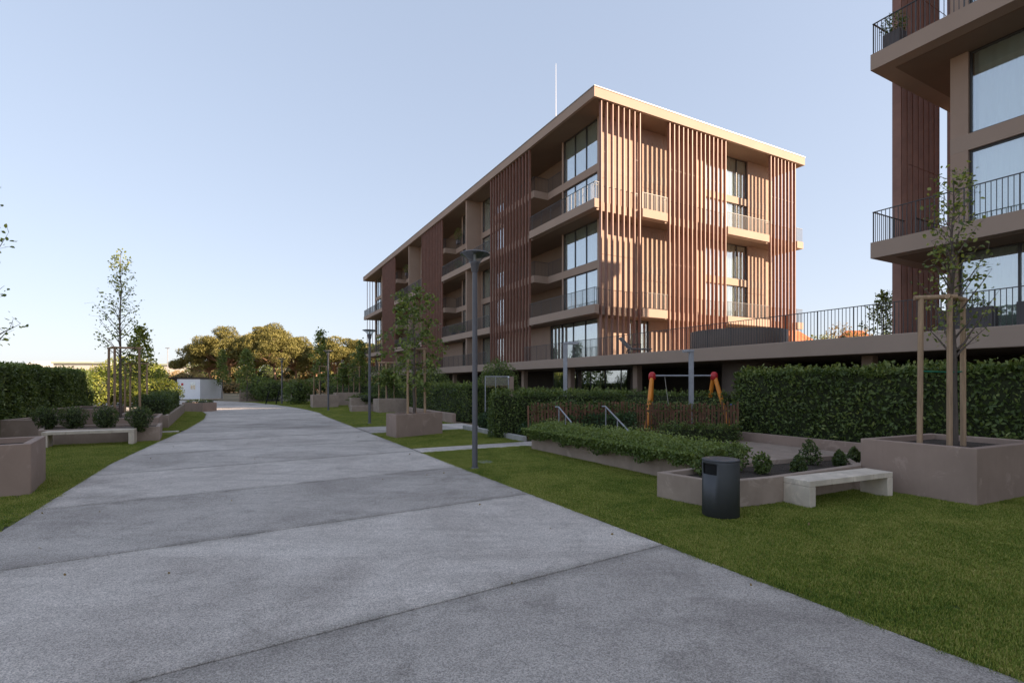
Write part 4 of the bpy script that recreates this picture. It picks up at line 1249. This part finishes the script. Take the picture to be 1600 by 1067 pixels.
# plants in the pots of the right block
def potplant(loc, rx, ry, h, label, n, seed, mat='laurel', fl=False):
    root=shrub(loc,rx,ry,h,label,mat,n,0.07,seed,'potted_plant',z0=loc[2],cat='plant',taper=-1,core=False)
    if fl:
        r=np.random.default_rng(seed); k=60
        P=np.stack([r.normal(size=k)*rx*0.5,r.normal(size=k)*ry*0.5,h*0.75+r.random(k)*h*0.3],1)
        leaves('flowers',P,0.06,'flower',root,r,0.5,0.9)
c=UV(9.29-0.5,18.46+0.43,Z3+0.45); potplant(c,0.38,0.38,0.75,'round bush in the pot on the upper corner balcony',420,161)
c=UV(6.8,18.7,ZP+0.5); potplant(c,0.5,0.4,0.45,'leafy plant in the left trough on the right terrace',380,162)
c=UV(4.85,18.7,ZP+0.55); potplant(c,0.75,0.5,0.45,'red flowering plant in the right trough on the right terrace',480,163,'laurel',True)
c=UV(11.6,24.0,ZP); tree('young_tree',(c.x,c.y),0.4,2.3,'small leafy tree on the terrace at the corner of the right block','maple',164,20,0.75,0.11,26,z0=ZP,r0=0.03,up=0.5)

# sunlit bushes through the gap on the left
rb=random.Random(8)
for i,(px,D,rx,h,lab) in enumerate(((158,41,2.0,2.6,'leftmost bright sunlit bush beyond the left hedge'),(190,42.5,2.1,2.5,'second bright sunlit bush, behind the sapling stakes'),(222,41.5,2.0,2.4,'third bright sunlit bush, beside the young tree'),(249,40.5,1.7,2.3,'rightmost bright sunlit bush before the cabin'))):
    shrub(((px-800)/F*D,D),rx,rx*0.8,h,lab,'goldbush',2600,0.17,170+i,'sunlit_bush',taper=-1,group='sunlit bushes on the left')
# ---- umbrella pines
def pine(name, base, h, cr, label, seed, group='umbrella pines', ntuft=30000, lean=0.0):
    root=empty(name,(base[0],base[1],0)); tag(root,label,'pine tree',group)
    rg=random.Random(seed); r=np.random.default_rng(seed)
    b=MB(); tilt=Vector((rg.uniform(-1,1),rg.uniform(-0.5,0.5),0))*0.10*h
    ct=0.46*h
    pts=[Vector((0,0,-0.1)),Vector((0,0,0))+tilt*0.1+Vector((0,0,ct*0.35)),tilt*0.5+Vector((0,0,ct*0.7)),tilt+Vector((0,0,ct))]
    b.path(pts,[0.30,0.25,0.21,0.18],9)
    lob=[]; nl=40
    for i in range(nl):
        a=i*2.4+rg.uniform(-0.4,0.4); rad=cr*math.sqrt((i+0.5)/nl)*rg.uniform(0.75,1.0)
        k=rad/cr
        z=h*(0.88-0.42*k**1.6)+rg.uniform(-0.12,0.04)*h
        c=tilt+Vector((math.cos(a)*rad,math.sin(a)*rad,z)); s=cr*rg.uniform(0.17,0.30)
        lob.append((c,s))
        mid=pts[3].lerp(c,0.5)+Vector((0,0,-0.05*h))
        b.path([pts[2].lerp(pts[3],rg.random()),mid,c],[0.11,0.07,0.03],6)
    b.build('trunk', M['pinebark'], root)
    P=[];var=[]
    per=ntuft//nl
    for c,s in lob:
        t=r.random(per)*6.283; cz=r.random(per)*2-1; q=0.55+0.45*r.random(per)**0.6
        N=np.stack([np.sqrt(1-cz**2)*np.cos(t),np.sqrt(1-cz**2)*np.sin(t),cz],1)
        k=1+0.28*vnoise(N*2.2,2.5,rg.randint(0,9999))
        X=np.array(c)[None]+N*np.array([1.0,1.0,0.62])*s*(q*k)[:,None]
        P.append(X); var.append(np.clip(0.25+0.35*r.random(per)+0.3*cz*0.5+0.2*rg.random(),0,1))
    P=np.concatenate(P); var=np.concatenate(var)
    leaves('crown',P,0.42,'pine',root,r,0.6,0.26,var,None,False,0.5)
    return root
pn=[(332,112,11.6,6.6,'leftmost umbrella pine, spreading low behind the white cabin'),(362,108,14.6,7.0,'tall umbrella pine second from the left'),(398,116,15.0,7.2,'umbrella pine in the middle of the grove, slightly behind'),(432,106,15.2,7.0,'tallest rounded umbrella pine at the centre right of the grove'),(464,112,12.8,6.6,'umbrella pine at the right slope of the grove'),(494,122,10.2,5.4,'small umbrella pine in the dip of the grove'),(528,108,12.0,6.2,'umbrella pine left of the far street lamp'),(556,112,13.0,6.2,'umbrella pine partly behind the far corner of the long block'),(584,104,10.2,5.6,'umbrella pine seen behind the lamp and the block corner')]
for i,(px,D,h,cr,lab) in enumerate(pn):
    pine('umbrella_pine',((px-800)/F*D,D),h,cr,lab,200+i)
# low scrub below the pines
for i,(px,D,rx,h,mat,lab) in enumerate(((355,98,4.5,2.2,'drybrush','dry brown scrub under the left pines'),(455,96,4.0,2.6,'drybrush','dry brown scrub under the middle pines'),(505,98,4.5,3.0,'laurel','green scrub under the right pines'),(545,95,5.0,2.6,'goldbush','sunlit scrub behind the grey planters'),(398,100,5.0,2.0,'laurel','green scrub under the second pine'))):
    shrub(((px-800)/F*D,D),rx,rx*0.7,h,lab,mat,2200,0.30,220+i,'scrub',taper=-1)
for i,px in enumerate((318,352,388,424,462,500,538,576)):
    shrub(((px-800)/F*132,132),6.0,3.5,7.4,('leftmost','second','third','fourth','fifth','sixth','seventh','rightmost')[i]+(' of the dark thicket mounds' if i not in (0,7) else ' dark thicket mound')+' behind the pine trunks',('laurel','drybrush','pine')[i%3],2200,0.45,300+i,'thicket',taper=-1)
# trees at far left
for i,(px,D,rx,h,mat,lab) in enumerate(((205,70,4.6,5.6,'goldbush','broad sunlit tree behind the tall sapling'),(168,72,3.2,4.4,'goldbush','sunlit tree left of the tall sapling'),(232,78,3.2,4.6,'goldbush','sunlit tree above the rightmost bright bush'),(285,92,4.5,4.2,'drybrush','brownish tree above the white cabin'),(262,95,4.0,3.4,'laurel','green tree near the left of the cabin'))):
    shrub(((px-800)/F*D,D),rx,rx*0.8,h,lab,mat,3600,0.26,230+i,'background_tree',taper=-1,cat='tree')

# ---- far houses
def house(px, D, w, d, h, label, wall='whitewall', roof='greenroof', rz=0.0, pitched=False, nwin=4):
    root=empty('house',((px-800)/F*D,D,-0.05),rz); tag(root,label,'house')
    MB().box(-w/2,w/2,0,d,0,h).build('wall', M[wall], root)
    if pitched:
        rh=h*0.38; e=0.5
        MB().add([(-w/2-e,-e,h),(w/2+e,-e,h),(w/2+e,d+e,h),(-w/2-e,d+e,h),(-w/2+1,d/2,h+rh),(w/2-1,d/2,h+rh)],[(0,1,5,4),(2,3,4,5),(1,2,5),(3,0,4),(3,2,1,0)]).build('roof', M[roof], root)
    else:
        MB().box(-w/2-0.4,w/2+0.4,-0.4,d+0.4,h,h+0.45).build('roof', M[roof], root)
    for i in range(nwin):
        x=-w/2+w*(i+0.5)/nwin
        f=MB().box(x-0.6,x+0.6,-0.04,0.0,h*0.45,h*0.45+1.4).build('window', M['white'], root)
        MB().box(x-0.5,x+0.5,-0.06,-0.041,h*0.45+0.1,h*0.45+1.3).build('pane', M['glass'], f)
    return root
house(80,165,20,10,6.6,'long white house with pitched pale roof at the far left','whitewall','whitewall',0.1,True,5)
house(128,150,16,10,7.6,'white flat-roofed house left of the tall sapling','whitewall','greenroof',0.05,False,4)
house(275,170,26,10,7.8,'white house with long green roof above the cabin','whitewall','greenroof',0.05,False,6)
house(268,74,4.6,4,2.3,'low white outbuilding with dark roof left of the cabin','whitewall','darkwall',0.0,False,2)
house(1263,78,4.6,6,7.4,'house with bright orange tiled roof seen past the end of the long block','cream','tileroof',0.3,True,2)
house(1350,70,4.2,6,6.8,'house with orange roof and chimney stacks behind the terrace railing','cream','tileroof',-0.2,True,2)
for i,(px,D,rx,h,mat,lab) in enumerate(((1288,62,2.6,8.0,'goldbush','brown-green bush behind the terrace railing'),(1318,60,2.8,8.7,'drybrush','golden bush behind the terrace railing'),(1350,58,2.3,7.9,'drybrush','golden bush right of centre behind the railing'),(1385,56,1.8,7.4,'laurel','green bush beside the corner of the right block'))):
    shrub(((px-800)/F*D,D),rx,rx,h,lab,mat,3000,0.22,250+i,'background_bush',taper=-1)
# far street light mast and play frame
p=G(262,618); m=empty('mast_light',((262-800)/F*85,85,0)); tag(m,'thin tall mast light standing before the far houses','light post')
MB().tube((0,0,0),(0,0,7.6),0.07,0.05,8).build('pole', M['galv'], m)
MB().box(-0.35,0.35,-0.1,0.1,7.6,7.72).build('lamp_head', M['galv'], m)
pf=empty('play_frame',(-20.3,45.5,0)); tag(pf,'dark timber balance frame on the far lawn','play frame')
for x in (-1.6,-0.7,2.6,4.4): MB().tube((x,0,-0.05),(x+0.25,0.2,1.35 if x>0 else 1.2),0.055,0.05,8).build('post', M['black'], pf)
MB().tube((-1.6,0,0.35),(-0.4,0.1,0.35),0.05,0.05,8).build('beam', M['black'], pf)
MB().tube((2.6,0,0.55),(4.4,0.1,0.5),0.06,0.06,8).build('beam', M['black'], pf)

# pots on the balconies of the long block
for i,(u,vv,z,h,lab) in enumerate(((47.3,19.3,Z4,1.3,'tall plant on the top inner balcony left of the main lamp head'),(46.2,18.9,Z3,0.8,'leafy pot plant behind the upper balcony railing of the long block'),(47.6,18.9,Z1,0.9,'left pot plant behind the lower balcony railing of the long block'),(45.4,18.9,Z1,0.7,'right pot plant behind the lower balcony railing of the long block'),(64.5,19.2,Z4,1.2,'dark pot plant on the far top loggia of the long block'))):
    b=UV(u,vv,z); r_=pot('plant_pot',(b.x,b.y,z),0.36,0.36,0.36,'pot holding the '+lab)
    c=UV(u+0.18,vv+0.18,z+0.28); potplant(c,0.45,0.45,h,lab,500,260+i)
# a few dry leaves and bits blown onto street and lawn
r=np.random.default_rng(77); k=46
uu=r.uniform(2.5,22,k); side=r.random(k); vv=np.where(side<0.45,4.4-np.abs(r.normal(size=k))*0.5,np.where(side<0.7,-2.5+np.abs(r.normal(size=k))*0.5,r.uniform(-2,7,k)))
P=U_np[None]*uu[:,None]+V_np[None]*vv[:,None]; P[:,2]=np.where((vv>4.4)|(vv<-2.5),0.03,0.008)
o=leaves('fallen_leaves',P,0.034,'drybrush',None,r,0.0,0.6,None,np.tile(np.array([0.3,0.2,0.02]),(k,1)))
tag(o,'a few dry fallen leaves scattered on the street and lawn edges','leaves',kind='stuff')
